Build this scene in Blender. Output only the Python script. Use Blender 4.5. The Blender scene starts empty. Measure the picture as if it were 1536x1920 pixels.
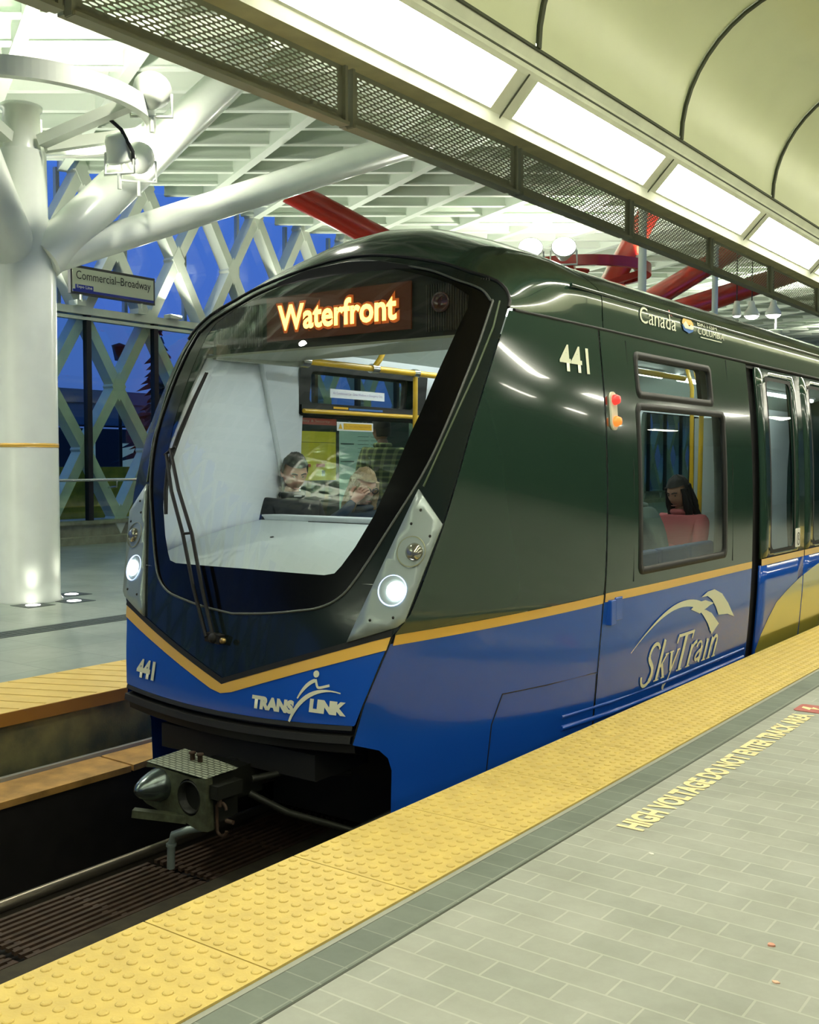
import bpy, bmesh, math, random
from mathutils import Vector, Matrix
from mathutils.geometry import delaunay_2d_cdt
random.seed(7)
PI = math.pi
C = bpy.context.scene.collection
sc = bpy.context.scene

# ---------------------------------------------------------------- camera, world, exposure
cam_d = bpy.data.cameras.new('camera')
cam = bpy.data.objects.new('camera', cam_d); C.objects.link(cam)
cam.location = (0, 0, 1.57)
cam.rotation_euler = (math.radians(90 - 2.64), 0, math.radians(36.2))
cam_d.sensor_fit = 'VERTICAL'; cam_d.sensor_height = 36.0; cam_d.sensor_width = 28.8
cam_d.lens = 36.0 * 1995 / 1920
cam_d.clip_start = 0.05; cam_d.clip_end = 400
sc.camera = cam
sc.view_settings.view_transform = 'Standard'; sc.view_settings.look = 'None'
sc.view_settings.gamma = 1.0; sc.view_settings.use_curve_mapping = False
sc.view_settings.exposure = 0.86
w = bpy.data.worlds.new('dusk_sky'); sc.world = w; w.use_nodes = True
nt = w.node_tree; nt.nodes.clear()
wo = nt.nodes.new('ShaderNodeOutputWorld'); bg = nt.nodes.new('ShaderNodeBackground')
tc = nt.nodes.new('ShaderNodeTexCoord'); sx = nt.nodes.new('ShaderNodeSeparateXYZ'); cr = nt.nodes.new('ShaderNodeValToRGB')
nt.links.new(tc.outputs['Generated'], sx.inputs[0]); nt.links.new(sx.outputs['Z'], cr.inputs[0])
nt.links.new(cr.outputs[0], bg.inputs[0]); nt.links.new(bg.outputs[0], wo.inputs[0])
e = cr.color_ramp.elements
e[0].position = 0.0; e[0].color = (0.05, 0.085, 0.24, 1)
e[1].position = 0.35; e[1].color = (0.05, 0.17, 0.66, 1)
m_ = e.new(0.06); m_.color = (0.06, 0.13, 0.48, 1)
bg.inputs[1].default_value = 0.62

LIGHT_E = 20.0      # platform ceiling panels
FLOOD_W = 950.0     # floodlights on the tree columns
TRAIN_E = 11.0      # tubes inside the train

def lamp(name, kind, loc, energy, color, parent=None, size=0.3, target=None, size_y=None, spot=None):
    d = bpy.data.lights.new(name, kind); d.energy = energy; d.color = color
    if kind == 'AREA':
        d.size = size
        if size_y: d.shape = 'RECTANGLE'; d.size_y = size_y
    else: d.shadow_soft_size = size
    if spot: d.spot_size = spot; d.spot_blend = 0.6
    o = bpy.data.objects.new(name, d); C.objects.link(o); o.location = loc
    if target is not None: o.rotation_euler = (Vector(target) - Vector(loc)).to_track_quat('-Z', 'Y').to_euler()
    if parent:
        o.parent = parent; o.matrix_parent_inverse = Matrix.Translation(-parent.location)
    return o

# ---------------------------------------------------------------- materials
MATS = {}
def mat(name, col, rough=0.5, metal=0.0, emit=0.0, ecol=None, coat=0.0, spec=0.5, noise=0.0, nscale=20.0, bump=0.0, bscale=60.0, col2=None, trans=0.0, alpha=1.0, ior=1.45):
    if name in MATS: return MATS[name]
    m = bpy.data.materials.new(name); m.use_nodes = True
    t = m.node_tree; b = t.nodes['Principled BSDF']
    b.inputs['Base Color'].default_value = (*col, 1); b.inputs['Roughness'].default_value = rough
    b.inputs['Metallic'].default_value = metal; b.inputs['Coat Weight'].default_value = coat
    b.inputs['Coat Roughness'].default_value = 0.03
    b.inputs['Specular IOR Level'].default_value = spec; b.inputs['IOR'].default_value = ior
    b.inputs['Transmission Weight'].default_value = trans; b.inputs['Alpha'].default_value = alpha
    if emit:
        b.inputs['Emission Color'].default_value = (*(ecol or col), 1); b.inputs['Emission Strength'].default_value = emit
    if noise or bump:
        tcx = t.nodes.new('ShaderNodeTexCoord')
    if noise:
        n = t.nodes.new('ShaderNodeTexNoise'); n.inputs['Scale'].default_value = nscale; n.inputs['Detail'].default_value = 6
        t.links.new(tcx.outputs['Object'], n.inputs['Vector'])
        r = t.nodes.new('ShaderNodeValToRGB'); r.color_ramp.elements[0].position = 0.35; r.color_ramp.elements[1].position = 0.7
        c2 = col2 or tuple(c * (1 - noise) for c in col)
        r.color_ramp.elements[0].color = (*c2, 1); r.color_ramp.elements[1].color = (*col, 1)
        t.links.new(n.outputs['Fac'], r.inputs[0]); t.links.new(r.outputs[0], b.inputs['Base Color'])
    if bump:
        n2 = t.nodes.new('ShaderNodeTexNoise'); n2.inputs['Scale'].default_value = bscale
        t.links.new(tcx.outputs['Object'], n2.inputs['Vector'])
        bp = t.nodes.new('ShaderNodeBump'); bp.inputs['Strength'].default_value = bump; bp.inputs['Distance'].default_value = 0.01
        t.links.new(n2.outputs['Fac'], bp.inputs['Height']); t.links.new(bp.outputs[0], b.inputs['Normal'])
    MATS[name] = m; return m

def glass(name, tint=(0.8, 0.9, 0.85), rough=0.0, refl=0.08):
    """thin architectural glass: clear see-through plus a fresnel reflection"""
    if name in MATS: return MATS[name]
    m = bpy.data.materials.new(name); m.use_nodes = True; t = m.node_tree; t.nodes.clear()
    o = t.nodes.new('ShaderNodeOutputMaterial'); mx = t.nodes.new('ShaderNodeMixShader')
    tr = t.nodes.new('ShaderNodeBsdfTransparent'); gl = t.nodes.new('ShaderNodeBsdfGlossy')
    lw = t.nodes.new('ShaderNodeLayerWeight'); lw.inputs[0].default_value = 0.5
    fr = t.nodes.new('ShaderNodeMath'); fr.operation = 'POWER'; fr.inputs[1].default_value = 4.5; t.links.new(lw.outputs['Facing'], fr.inputs[0])
    mp = t.nodes.new('ShaderNodeMath'); mp.operation = 'ADD'; mp.inputs[1].default_value = refl + .045; mp.use_clamp = True
    tr.inputs[0].default_value = (*tint, 1); gl.inputs['Roughness'].default_value = rough
    t.links.new(fr.outputs[0], mp.inputs[0]); t.links.new(mp.outputs[0], mx.inputs[0])
    t.links.new(tr.outputs[0], mx.inputs[1]); t.links.new(gl.outputs[0], mx.inputs[2]); t.links.new(mx.outputs[0], o.inputs[0])
    MATS[name] = m; return m

M_BODY = mat('train_dark_green_paint', (0.018, 0.042, 0.029), 0.12, coat=0.45, spec=0.45)
M_MASK = mat('train_mask_gloss', (0.010, 0.016, 0.015), 0.12, coat=0.25, spec=0.35)
M_BLACK = mat('gloss_black', (0.003, 0.003, 0.003), 0.12, spec=0.35)
M_RUBBER = mat('black_rubber', (0.006, 0.006, 0.006), 0.6)
M_DARK = mat('dark_underframe', (0.012, 0.012, 0.010), 0.55)
M_BLUE = mat('train_blue_paint', (0.008, 0.075, 0.42), 0.15, coat=0.35, spec=0.45)
M_YEL = mat('livery_yellow', (0.74, 0.44, 0.075), 0.3, coat=0.4)
M_SWOOSH = mat('livery_yellow_green', (0.40, 0.36, 0.07), 0.2, coat=1.0)
M_SILVER = mat('silver_lamp_panel', (0.30, 0.36, 0.34), 0.35, metal=0.35, coat=0.3)
M_DECAL = mat('cream_lettering', (0.66, 0.68, 0.52), 0.5)
M_WHITE = mat('white_steel_paint', (0.74, 0.78, 0.68), 0.30, coat=0.25, noise=0.08, nscale=3)
M_ROOF = mat('roof_white', (0.66, 0.72, 0.62), 0.5)
M_DECK = mat('roof_deck_metal', (0.40, 0.52, 0.42), 0.5)
M_RED = mat('red_steel_paint', (0.40, 0.022, 0.012), 0.28, coat=0.4)
M_CHROME = mat('polished_metal', (0.75, 0.75, 0.72), 0.18, metal=1.0)
M_GREYP = mat('interior_grey_panel', (0.50, 0.55, 0.54), 0.42)
M_WHITEP = mat('interior_white_panel', (0.66, 0.70, 0.74), 0.4)
M_RAILY = mat('yellow_grab_rail', (0.78, 0.46, 0.02), 0.3, coat=0.4)
M_GLASS = glass('window_glass', (0.66, 0.76, 0.70), refl=0.02)
M_WGLASS = glass('windshield_glass', (0.88, 0.93, 0.90), refl=0.03)
M_FGLASS = glass('facade_glass', (0.74, 0.86, 0.76), refl=0.02)
M_FGLASS2 = glass('upper_facade_glass', (0.92, 0.95, 0.95), refl=0.01)
M_CREAM = mat('ceiling_cream_enamel', (0.68, 0.71, 0.50), 0.30, spec=0.9, noise=0.06, nscale=2)
M_PLATE = mat('light_tray_plate', (0.72, 0.75, 0.62), 0.5, noise=0.15, nscale=5)
M_SEAM = mat('dark_seam', (0.05, 0.06, 0.035), 0.6)
M_SOFFIT = mat('soffit_beige', (0.72, 0.66, 0.40), 0.55, noise=0.2, nscale=6)
M_MESH = mat('perforated_screen_metal', (0.36, 0.38, 0.30), 0.45)
M_CONC = mat('concrete', (0.17, 0.17, 0.10), 0.85, noise=0.5, nscale=5, bump=0.4)
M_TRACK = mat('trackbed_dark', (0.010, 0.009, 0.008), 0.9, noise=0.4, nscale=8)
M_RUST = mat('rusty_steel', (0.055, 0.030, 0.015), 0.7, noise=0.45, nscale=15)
M_RAIL = mat('rail_steel', (0.22, 0.20, 0.15), 0.35, metal=0.8)
M_COUP = mat('coupler_metal', (0.15, 0.17, 0.10), 0.45, metal=0.6, noise=0.4, nscale=25)
M_CDARK = mat('coupler_dark', (0.02, 0.022, 0.016), 0.5, metal=0.4)
M_SKIN = mat('skin', (0.42, 0.215, 0.15), 0.55)
M_TILE_Y = mat('tactile_yellow', (0.66, 0.50, 0.13), 0.55, noise=0.10, nscale=9, col2=(0.55, 0.41, 0.11), bump=0.15, bscale=90)

def sign_white(): return mat('sign_white', (0.62, 0.64, 0.52), 0.4)

# ---------------------------------------------------------------- object helpers
def tag(o, label=None, cat=None, group=None, kind=None):
    if label: o['label'] = label
    if cat: o['category'] = cat
    if group: o['group'] = group
    if kind: o['kind'] = kind
    return o
def adopt(o, parent):
    if parent:
        o.parent = parent
        if parent.type == 'EMPTY': o.matrix_parent_inverse = Matrix.Translation(-parent.location)
def empty(name, loc=(0, 0, 0), parent=None):
    o = bpy.data.objects.new(name, None); C.objects.link(o); o.location = loc; o.empty_display_size = 0.1
    adopt(o, parent); return o
def mesh(name, vs, fs, m, parent=None, smooth=False, solid=0, off=-1, bevel=0, mats=None, fm=None, autos=None):
    me = bpy.data.meshes.new(name); me.from_pydata([tuple(v) for v in vs], [], [tuple(f) for f in fs]); me.update()
    if mats:
        for q in mats: me.materials.append(q)
        for p, i in zip(me.polygons, fm): p.material_index = i
    else: me.materials.append(m)
    if smooth:
        for p in me.polygons: p.use_smooth = True
    o = bpy.data.objects.new(name, me); C.objects.link(o)
    adopt(o, parent)
    if solid:
        s = o.modifiers.new('solid', 'SOLIDIFY'); s.thickness = solid; s.offset = off
    if bevel:
        b = o.modifiers.new('bevel', 'BEVEL'); b.width = bevel; b.segments = 2; b.limit_method = 'ANGLE'
    return o

class B:
    """collects shapes that make ONE mesh"""
    def __init__(s): s.v = []; s.f = []; s.m = []; s.sm = []
    def add(s, vs, fs, mi=0, sm=False):
        n = len(s.v); s.v += [tuple(v) for v in vs]; s.f += [tuple(i + n for i in f) for f in fs]; s.m += [mi] * len(fs); s.sm += [sm] * len(fs); return s
    def box(s, x0, x1, y0, y1, z0, z1, mi=0, mtx=None):
        vs = [Vector((x, y, z)) for z in (z0, z1) for y in (y0, y1) for x in (x0, x1)]
        if mtx: vs = [mtx @ v for v in vs]
        return s.add(vs, [(0, 2, 3, 1), (4, 5, 7, 6), (0, 1, 5, 4), (2, 6, 7, 3), (0, 4, 6, 2), (1, 3, 7, 5)], mi)
    def bar(s, p, q, wd, dp, up=(0, 0, 1), mi=0):
        p = Vector(p); q = Vector(q); d = (q - p).normalized(); u = Vector(up); sd = d.cross(u).normalized(); u = sd.cross(d).normalized()
        vs = [a + sd * i * wd / 2 + u * j * dp / 2 for a in (p, q) for (i, j) in ((-1, -1), (1, -1), (1, 1), (-1, 1))]
        return s.add(vs, [(0, 1, 2, 3), (4, 7, 6, 5), (0, 4, 5, 1), (1, 5, 6, 2), (2, 6, 7, 3), (3, 7, 4, 0)], mi)
    def tube(s, pts, r, n=12, mi=0, caps=True, sm=True):
        pts = [Vector(p) for p in pts]; rs = r if isinstance(r, (list, tuple)) else [r] * len(pts)
        vs = []; fs = []; prev = None
        for i, p in enumerate(pts):
            d = (pts[min(i + 1, len(pts) - 1)] - pts[max(i - 1, 0)]).normalized()
            a = prev if prev is not None else (Vector((0, 0, 1)) if abs(d.z) < 0.9 else Vector((1, 0, 0)))
            a = (a - d * a.dot(d)).normalized(); b = d.cross(a); prev = a
            for k in range(n):
                t = 2 * PI * k / n; vs.append(p + (a * math.cos(t) + b * math.sin(t)) * rs[i])
        for i in range(len(pts) - 1):
            for k in range(n): fs.append((i * n + k, i * n + (k + 1) % n, (i + 1) * n + (k + 1) % n, (i + 1) * n + k))
        s.add(vs, fs, mi, sm)
        if caps:
            m = len(pts) - 1
            s.add(vs[:n], [tuple(range(n))[::-1]], mi); s.add(vs[m * n:], [tuple(range(n))], mi)
        return s
    def lathe(s, prof, o=(0, 0, 0), axis=(0, 0, 1), n=24, mi=0, sm=True):
        q = Vector((0, 0, 1)).rotation_difference(Vector(axis)).to_matrix(); o = Vector(o); vs = []; fs = []
        for r, z in prof:
            for k in range(n): vs.append(o + q @ Vector((r * math.cos(2 * PI * k / n), r * math.sin(2 * PI * k / n), z)))
        for i in range(len(prof) - 1):
            for k in range(n): fs.append((i * n + k, i * n + (k + 1) % n, (i + 1) * n + (k + 1) % n, (i + 1) * n + k))
        return s.add(vs, fs, mi, sm)
    def prism(s, pts, fn, t0, t1, mi=0):
        n = len(pts); vs = [fn(p[0], p[1], t0) for p in pts] + [fn(p[0], p[1], t1) for p in pts]
        return s.add(vs, [tuple(range(n)), tuple(range(2 * n - 1, n - 1, -1))] + [(i, i + n, (i + 1) % n + n, (i + 1) % n) for i in range(n)], mi)
    def ball(s, c, r, n=14, mi=0, sc=(1, 1, 1)):
        vs = []; fs = []; k2 = n // 2
        for i in range(k2 + 1):
            th = PI * i / k2
            for k in range(n):
                vs.append((c[0] + r * sc[0] * math.sin(th) * math.cos(2 * PI * k / n), c[1] + r * sc[1] * math.sin(th) * math.sin(2 * PI * k / n), c[2] + r * sc[2] * math.cos(th)))
        for i in range(k2):
            for k in range(n): fs.append((i * n + k, i * n + (k + 1) % n, (i + 1) * n + (k + 1) % n, (i + 1) * n + k))
        return s.add(vs, fs, mi, True)
    def build(s, name, m, parent=None, bevel=0):
        ms = m if isinstance(m, (list, tuple)) else [m]
        o = mesh(name, s.v, s.f, None, parent, mats=ms, fm=s.m, bevel=bevel)
        for p, q in zip(o.data.polygons, s.sm): p.use_smooth = q
        return o

def lerp(a, b, t): return a + (b - a) * t
def interp(x, xs, ys):
    if x <= xs[0]: return ys[0]
    for i in range(1, len(xs)):
        if x <= xs[i]: return lerp(ys[i - 1], ys[i], (x - xs[i - 1]) / (xs[i] - xs[i - 1]))
    return ys[-1]
def smooth_interp(x, xs, ys):
    """Catmull-Rom style monotone-ish interpolation"""
    if x <= xs[0]: return ys[0]
    if x >= xs[-1]: return ys[-1]
    i = max(k for k in range(len(xs) - 1) if xs[k] <= x)
    def sl(k):
        if k == 0: return (ys[1] - ys[0]) / (xs[1] - xs[0])
        if k == len(xs) - 1: return (ys[-1] - ys[-2]) / (xs[-1] - xs[-2])
        return (ys[k + 1] - ys[k - 1]) / (xs[k + 1] - xs[k - 1])
    h = xs[i + 1] - xs[i]; t = (x - xs[i]) / h
    return ((2*t**3 - 3*t**2 + 1) * ys[i] + (t**3 - 2*t**2 + t) * h * sl(i) + (-2*t**3 + 3*t**2) * ys[i+1] + (t**3 - t**2) * h * sl(i+1))
def inpoly(x, y, P):
    c = False; j = len(P) - 1
    for i in range(len(P)):
        if (P[i][1] > y) != (P[j][1] > y) and x < (P[j][0] - P[i][0]) * (y - P[i][1]) / (P[j][1] - P[i][1]) + P[i][0]: c = not c
        j = i
    return c
def dense(P, d):
    out = []
    for i in range(len(P)):
        a = P[i]; b = P[(i + 1) % len(P)]; n = max(1, int(math.hypot(b[0] - a[0], b[1] - a[1]) / d))
        out += [(lerp(a[0], b[0], k / n), lerp(a[1], b[1], k / n)) for k in range(n)]
    return out
def rrect(x0, x1, y0, y1, r, n=5):
    out = []
    for cx, cy, a0 in ((x1 - r, y1 - r, 0), (x0 + r, y1 - r, 90), (x0 + r, y0 + r, 180), (x1 - r, y0 + r, 270)):
        for k in range(n + 1):
            a = math.radians(a0 + 90 * k / n); out.append((cx + r * math.cos(a), cy + r * math.sin(a)))
    return out
def patch(name, outline, fn, m, parent=None, holes=(), d=0.08, solid=0, off=-1, smooth=True, flip=False):
    O = dense(outline, d); H = [dense(h, d) for h in holes]
    V = []; E = []
    for L in [O] + H:
        n = len(V); V += [Vector(p) for p in L]; E += [(n + i, n + (i + 1) % len(L)) for i in range(len(L))]
    xs = [p[0] for p in O]; ys = [p[1] for p in O]; nb = len(V); B0 = V[:nb]
    nx = max(1, int((max(xs) - min(xs)) / d)); ny = max(1, int((max(ys) - min(ys)) / d))
    for i in range(1, nx):
        for j in range(1, ny):
            x = min(xs) + (max(xs) - min(xs)) * i / nx; y = min(ys) + (max(ys) - min(ys)) * j / ny
            if inpoly(x, y, O) and not any(inpoly(x, y, h) for h in H) and min((x - q.x) ** 2 + (y - q.y) ** 2 for q in B0) > (0.45 * d) ** 2: V.append(Vector((x, y)))
    r = delaunay_2d_cdt(V, E, [], 0, 1e-5)
    F = []
    for f in r[2]:
        cx = sum(r[0][i].x for i in f) / len(f); cy = sum(r[0][i].y for i in f) / len(f)
        if inpoly(cx, cy, O) and not any(inpoly(cx, cy, h) for h in H): F.append(tuple(f) if not flip else tuple(f)[::-1])
    o = mesh(name, [fn(v.x, v.y) for v in r[0]], F, m, parent, smooth=smooth, solid=solid, off=off)
    if smooth and not solid:
        h = 2e-3; N = []
        for i, v in enumerate(r[0]):
            a = Vector(fn(v.x + h, v.y)) - Vector(fn(v.x - h, v.y)); b_ = Vector(fn(v.x, v.y + h)) - Vector(fn(v.x, v.y - h)); n = a.cross(b_)
            n = n.normalized() if n.length > 1e-12 else Vector(o.data.vertices[i].normal)
            if n.dot(o.data.vertices[i].normal) < 0: n = -n
            N.append(n)
        o.data.normals_split_custom_set_from_vertices(N)
    return o

def text(name, s, fn, m, parent, x0, x1, y0, y1, shear=0.0, bold=0.0, extrude=0.0):
    """writing, scaled to the box x0..x1, y0..y1 of a surface and laid on it by fn"""
    cu = bpy.data.curves.new(name, 'FONT'); cu.body = s; cu.size = 1; cu.offset = bold; cu.shear = shear; cu.resolution_u = 3
    t = bpy.data.objects.new(name, cu); C.objects.link(t)
    dg = bpy.context.evaluated_depsgraph_get(); me = bpy.data.meshes.new_from_object(t.evaluated_get(dg))
    bpy.data.objects.remove(t); bpy.data.curves.remove(cu)
    xs = [v.co.x for v in me.vertices]; ys = [v.co.y for v in me.vertices]
    ax, bx, ay, by = min(xs), max(xs), min(ys), max(ys)
    for v in me.vertices:
        v.co = Vector(fn(lerp(x0, x1, (v.co.x - ax) / (bx - ax)), lerp(y0, y1, (v.co.y - ay) / (by - ay))))
    me.materials.clear(); me.materials.append(m); me.name = name
    o = bpy.data.objects.new(name, me); C.objects.link(o); adopt(o, parent); return o
def copy_tree(o, parent=None):
    c = o.copy(); C.objects.link(c)
    if parent:
        mp = o.matrix_parent_inverse.copy(); c.parent = parent; c.matrix_parent_inverse = mp
    for ch in list(o.children): copy_tree(ch, c)
    return c
# ================================================================ STATION SETTING
def st(o): o['kind'] = 'structure'; return o
def brick_mat(name, c1, c2, mortar, bw, bh, loc=(0, 0, 0), msize=0.004, rough=0.7, offset=0.5, stain=None):
    m = bpy.data.materials.new(name); m.use_nodes = True; t = m.node_tree; b = t.nodes['Principled BSDF']
    tcx = t.nodes.new('ShaderNodeTexCoord'); mp = t.nodes.new('ShaderNodeMapping'); mp.inputs['Location'].default_value = loc
    br = t.nodes.new('ShaderNodeTexBrick'); br.offset = offset; br.inputs['Scale'].default_value = 1.0
    br.inputs['Brick Width'].default_value = bw; br.inputs['Row Height'].default_value = bh
    br.inputs['Mortar Size'].default_value = msize; br.inputs['Mortar Smooth'].default_value = 0.4; br.inputs['Bias'].default_value = 0.0
    br.inputs['Color1'].default_value = (*c1, 1); br.inputs['Color2'].default_value = (*c2, 1); br.inputs['Mortar'].default_value = (*mortar, 1)
    n = t.nodes.new('ShaderNodeTexNoise'); n.inputs['Scale'].default_value = 1.6; n.inputs['Detail'].default_value = 8; n.inputs['Roughness'].default_value = 0.7
    rr = t.nodes.new('ShaderNodeValToRGB'); rr.color_ramp.elements[0].position = 0.36; rr.color_ramp.elements[1].position = 0.62
    sc_ = stain or 0.72
    rr.color_ramp.elements[0].color = (sc_, sc_, sc_ * 0.97, 1); rr.color_ramp.elements[1].color = (1, 1, 1, 1)
    mx = t.nodes.new('ShaderNodeMix'); mx.data_type = 'RGBA'; mx.blend_type = 'MULTIPLY'; mx.inputs[0].default_value = 1
    t.links.new(tcx.outputs['Object'], mp.inputs[0]); t.links.new(mp.outputs[0], br.inputs[0]); t.links.new(tcx.outputs['Object'], n.inputs['Vector'])
    t.links.new(n.outputs['Fac'], rr.inputs[0]); t.links.new(br.outputs['Color'], mx.inputs[6]); t.links.new(rr.outputs[0], mx.inputs[7])
    t.links.new(mx.outputs[2], b.inputs['Base Color']); b.inputs['Roughness'].default_value = rough
    bp = t.nodes.new('ShaderNodeBump'); bp.inputs['Strength'].default_value = 0.25; bp.inputs['Distance'].default_value = 0.004; bp.invert = True
    t.links.new(br.outputs['Fac'], bp.inputs['Height']); t.links.new(bp.outputs[0], b.inputs['Normal'])
    return m
M_PAVER = brick_mat('platform_pavers', (0.35, 0.365, 0.305), (0.31, 0.33, 0.275), (0.425, 0.44, 0.365), 0.245, 0.1175, (0.0, 0.0, 0), 0.005, stain=0.80)
M_SOLD = brick_mat('platform_border_pavers', (0.17, 0.20, 0.155), (0.15, 0.18, 0.14), (0.25, 0.28, 0.22), 0.26, 0.125, (0.0, 0.0, 0), 0.0035, offset=0, stain=0.75)
M_FTILE = brick_mat('far_platform_tiles', (0.30, 0.34, 0.28), (0.26, 0.31, 0.255), (0.13, 0.15, 0.12), 0.62, 0.62, (0.2, 0.1, 0), 0.004, rough=0.35)

YA, YB = -12.0, 64.0
# near platform
st(mesh('floor', [(x, y, 0) for x, y in ((-2.06, YA), (9.0, YA), (9.0, YB), (-2.06, YB))], [(0, 1, 2, 3)], M_PAVER))
st(mesh('floor_border', [(x, y, 0) for x, y in ((-2.215, YA), (-2.06, YA), (-2.06, YB), (-2.215, YB))], [(0, 1, 2, 3)], M_SOLD))
b = B(); b.box(-2.066, -2.056, YA, YB, -0.01, 0.001); st(b.build('trim_1', M_SEAM))
b = B(); b.box(-2.235, -2.212, YA, YB, -0.02, 0.002); st(b.build('trim_2', mat('grout_strip', (0.30, 0.31, 0.25), 0.7)))
b = B(); b.box(-2.78, 9.0, YA, YB, -0.95, -0.022); st(b.build('platform_slab', M_CONC))
b = B(); b.box(-2.83, -2.235, YA, YB, -0.03, -0.002); st(b.build('platform_edge_slab', M_CONC))
# wall behind the camera side, ceiling beyond
b = B(); b.box(9.0, 9.2, YA, YB, 0, 4.5); st(b.build('wall_right', mat('dark_wall_tiles', (0.018, 0.024, 0.022), 0.3)))

# tactile tiles: one tile with raised domes, copied along the edge
def tile_mesh():
    b = B(); b.box(-0.297, 0.297, 0.003, 0.747, -0.002, 0.010)
    for i in range(10):
        for j in range(12):
            cx = -0.297 + 0.0594 * (i + 0.5); cy = 0.003 + 0.062 * (j + 0.5)
            vs = []; fs = []; n = 10
            for r, z in ((0.0185, 0.0095), (0.0165, 0.0135), (0.012, 0.0155)):
                vs += [(cx + r * math.cos(2 * PI * k / n), cy + r * math.sin(2 * PI * k / n), z) for k in range(n)]
            for a in range(2): fs += [(a * n + k, a * n + (k + 1) % n, (a + 1) * n + (k + 1) % n, (a + 1) * n + k) for k in range(n)]
            fs.append(tuple(range(2 * n, 3 * n))); b.add(vs, fs)
    return b
tile = tile_mesh().build('tactile_tile', M_TILE_Y)
tag(tile, 'yellow tactile paving tile with rows of raised domes along the near platform edge', 'tactile tile', 'tactile tiles on the near platform edge')
tile.location = (-2.533, 2.335, 0)
for k in range(-4, 34):
    if k == 0: continue
    c = tile.copy(); C.objects.link(c); c.location = (-2.533, 2.335 + 0.75 * k, 0)

# warning writing on the pavers
b_ = lambda x, y: (-1.833 - y, x, 0.003)
wr = text('platform_warning_text', 'HIGH VOLTAGE DO NOT ENTER TRACK AREA', b_, mat('warning_paint_yellow', (0.88, 0.74, 0.38), 0.7, noise=0.12, nscale=40), None, 4.19, 6.77, 0, 0.128, bold=0.045)
tag(wr, 'worn yellow painted high voltage warning lettering on grey pavers beside the tactile strip', 'floor lettering')
b = B()
b.prism(rrect(-1.99, -1.80, 6.84, 7.05, 0.03), lambda x, y, t: (x, y, t), 0.001, 0.004)
rs = b.build('warning_symbol', mat('faded_red_paint', (0.42, 0.12, 0.10), 0.7))
b = B(); b.prism([(-1.96, 6.93), (-1.90, 6.89), (-1.90, 6.93), (-1.84, 6.93), (-1.90, 6.98), (-1.90, 6.95), (-1.96, 6.97)], lambda x, y, t: (x, y, t), 0.004, 0.006)
b.build('bolt_mark', mat('warning_paint_yellow', (0, 0, 0)), rs)
tag(rs, 'faded red painted symbol at the far end of the yellow warning lettering', 'floor marking')
# litter on the pavers
def litter(name, x, y, sx, sy, h, m, lab):
    random.seed(name + lab); n = 9; b = B()
    pts = [(x + sx * math.cos(2 * PI * k / n) * random.uniform(.6, 1), y + sy * math.sin(2 * PI * k / n) * random.uniform(.6, 1)) for k in range(n)]
    b.prism(pts, lambda a, c, t: (a, c, t), 0.0, h); o = b.build(name, m); tag(o, lab, 'litter')
M_LEAF = mat('pinkish_litter', (0.62, 0.30, 0.20), 0.7); M_GUM = mat('pale_gum', (0.72, 0.72, 0.62), 0.6)
litter('dead_leaf', -1.055, 3.435, .016, .012, .006, M_LEAF, 'small pinkish brown leaf lying on the grey pavers at lower right')
litter('paper_scrap', -0.965, 3.195, .014, .008, .004, mat('peach_litter', (0.72, 0.45, 0.30), 0.7), 'small peach coloured scrap at the right edge of the pavers, nearest the camera')
litter('chewing_gum', -1.70, 3.97, .014, .009, .003, M_GUM, 'flattened white gum spot on the pavers near the dark border')

# near ceiling: light trays, vaults, perforated screen
BP = 1.75; Y0B = 4.48
XM = -1.766
KB = list(range(-5, 14))
def tray(side):
    f = (lambda x: x) if side < 0 else (lambda x: 2.34 - x)
    P = [(-2.748, 3.20), (-2.735, 3.250), (-2.727, 3.258), (-2.583, 3.404), (-2.568, 3.425), (-2.560, 3.47), (-2.535, 3.521)]
    return f, P
for side in (-1, 1):
    f, P = tray(side)
    if side > 0: break
    for k in KB:
        ya = Y0B + BP * k; yb = ya + BP
        l0, l1 = ya + 0.10, yb - 0.10
        vs = []; fs = []
        for y in (ya, l0, l1, yb):
            vs += [(f(x), y, z) for x, z in P]
        n = len(P)
        for j in range(3):
            for i in range(n - 1):
                if j == 1 and i == 2: continue
                fs.append((j * n + i, j * n + i + 1, (j + 1) * n + i + 1, (j + 1) * n + i))
        if side > 0: fs = [q[::-1] for q in fs]
        if k == KB[0]:
            pass
        t = empty('ceiling_light', (f(-2.66), ya + BP / 2, 3.2))
        mesh('light_frame', vs, fs, M_PLATE, t)
        x0, z0 = -2.727, 3.258; x1, z1 = -2.583, 3.404
        df = mesh('diffuser', [(f(x0 - .004), l0, z0 + .004), (f(x1 - .004), l0, z1 + .004), (f(x1 - .004), l1, z1 + .004), (f(x0 - .004), l1, z0 + .004)], [(0, 1, 2, 3)], mat('light_diffuser', (1, 1, 1), emit=LIGHT_E, ecol=(1.0, 0.97, 0.80)), t)
        if side < 0:
            lab = {0: 'glowing white ceiling light tray next after the big nearest one at top centre', -1: 'largest and nearest glowing white ceiling light tray, cut by the top edge',
                   1: 'glowing white ceiling light tray, third from the top centre', 2: 'glowing white ceiling light tray at the right edge of the picture'}.get(k, 'glowing white ceiling light tray farther along the platform edge than the ones in view' if k > 2 else 'glowing white ceiling light tray behind the camera')
        else: lab = 'glowing white ceiling light tray on the opposite edge of the near platform, behind the camera'
        tag(t, lab, 'ceiling light', 'light trays along the platform ceiling')
st(mesh('ceiling_gutter', [(x, y, z) for y in (YA, YB) for x, z in ((-2.748, 3.20), (-2.80, 3.26), (-2.80, 3.66))], [(0, 1, 4, 3), (1, 2, 5, 4)], M_PLATE))
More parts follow.
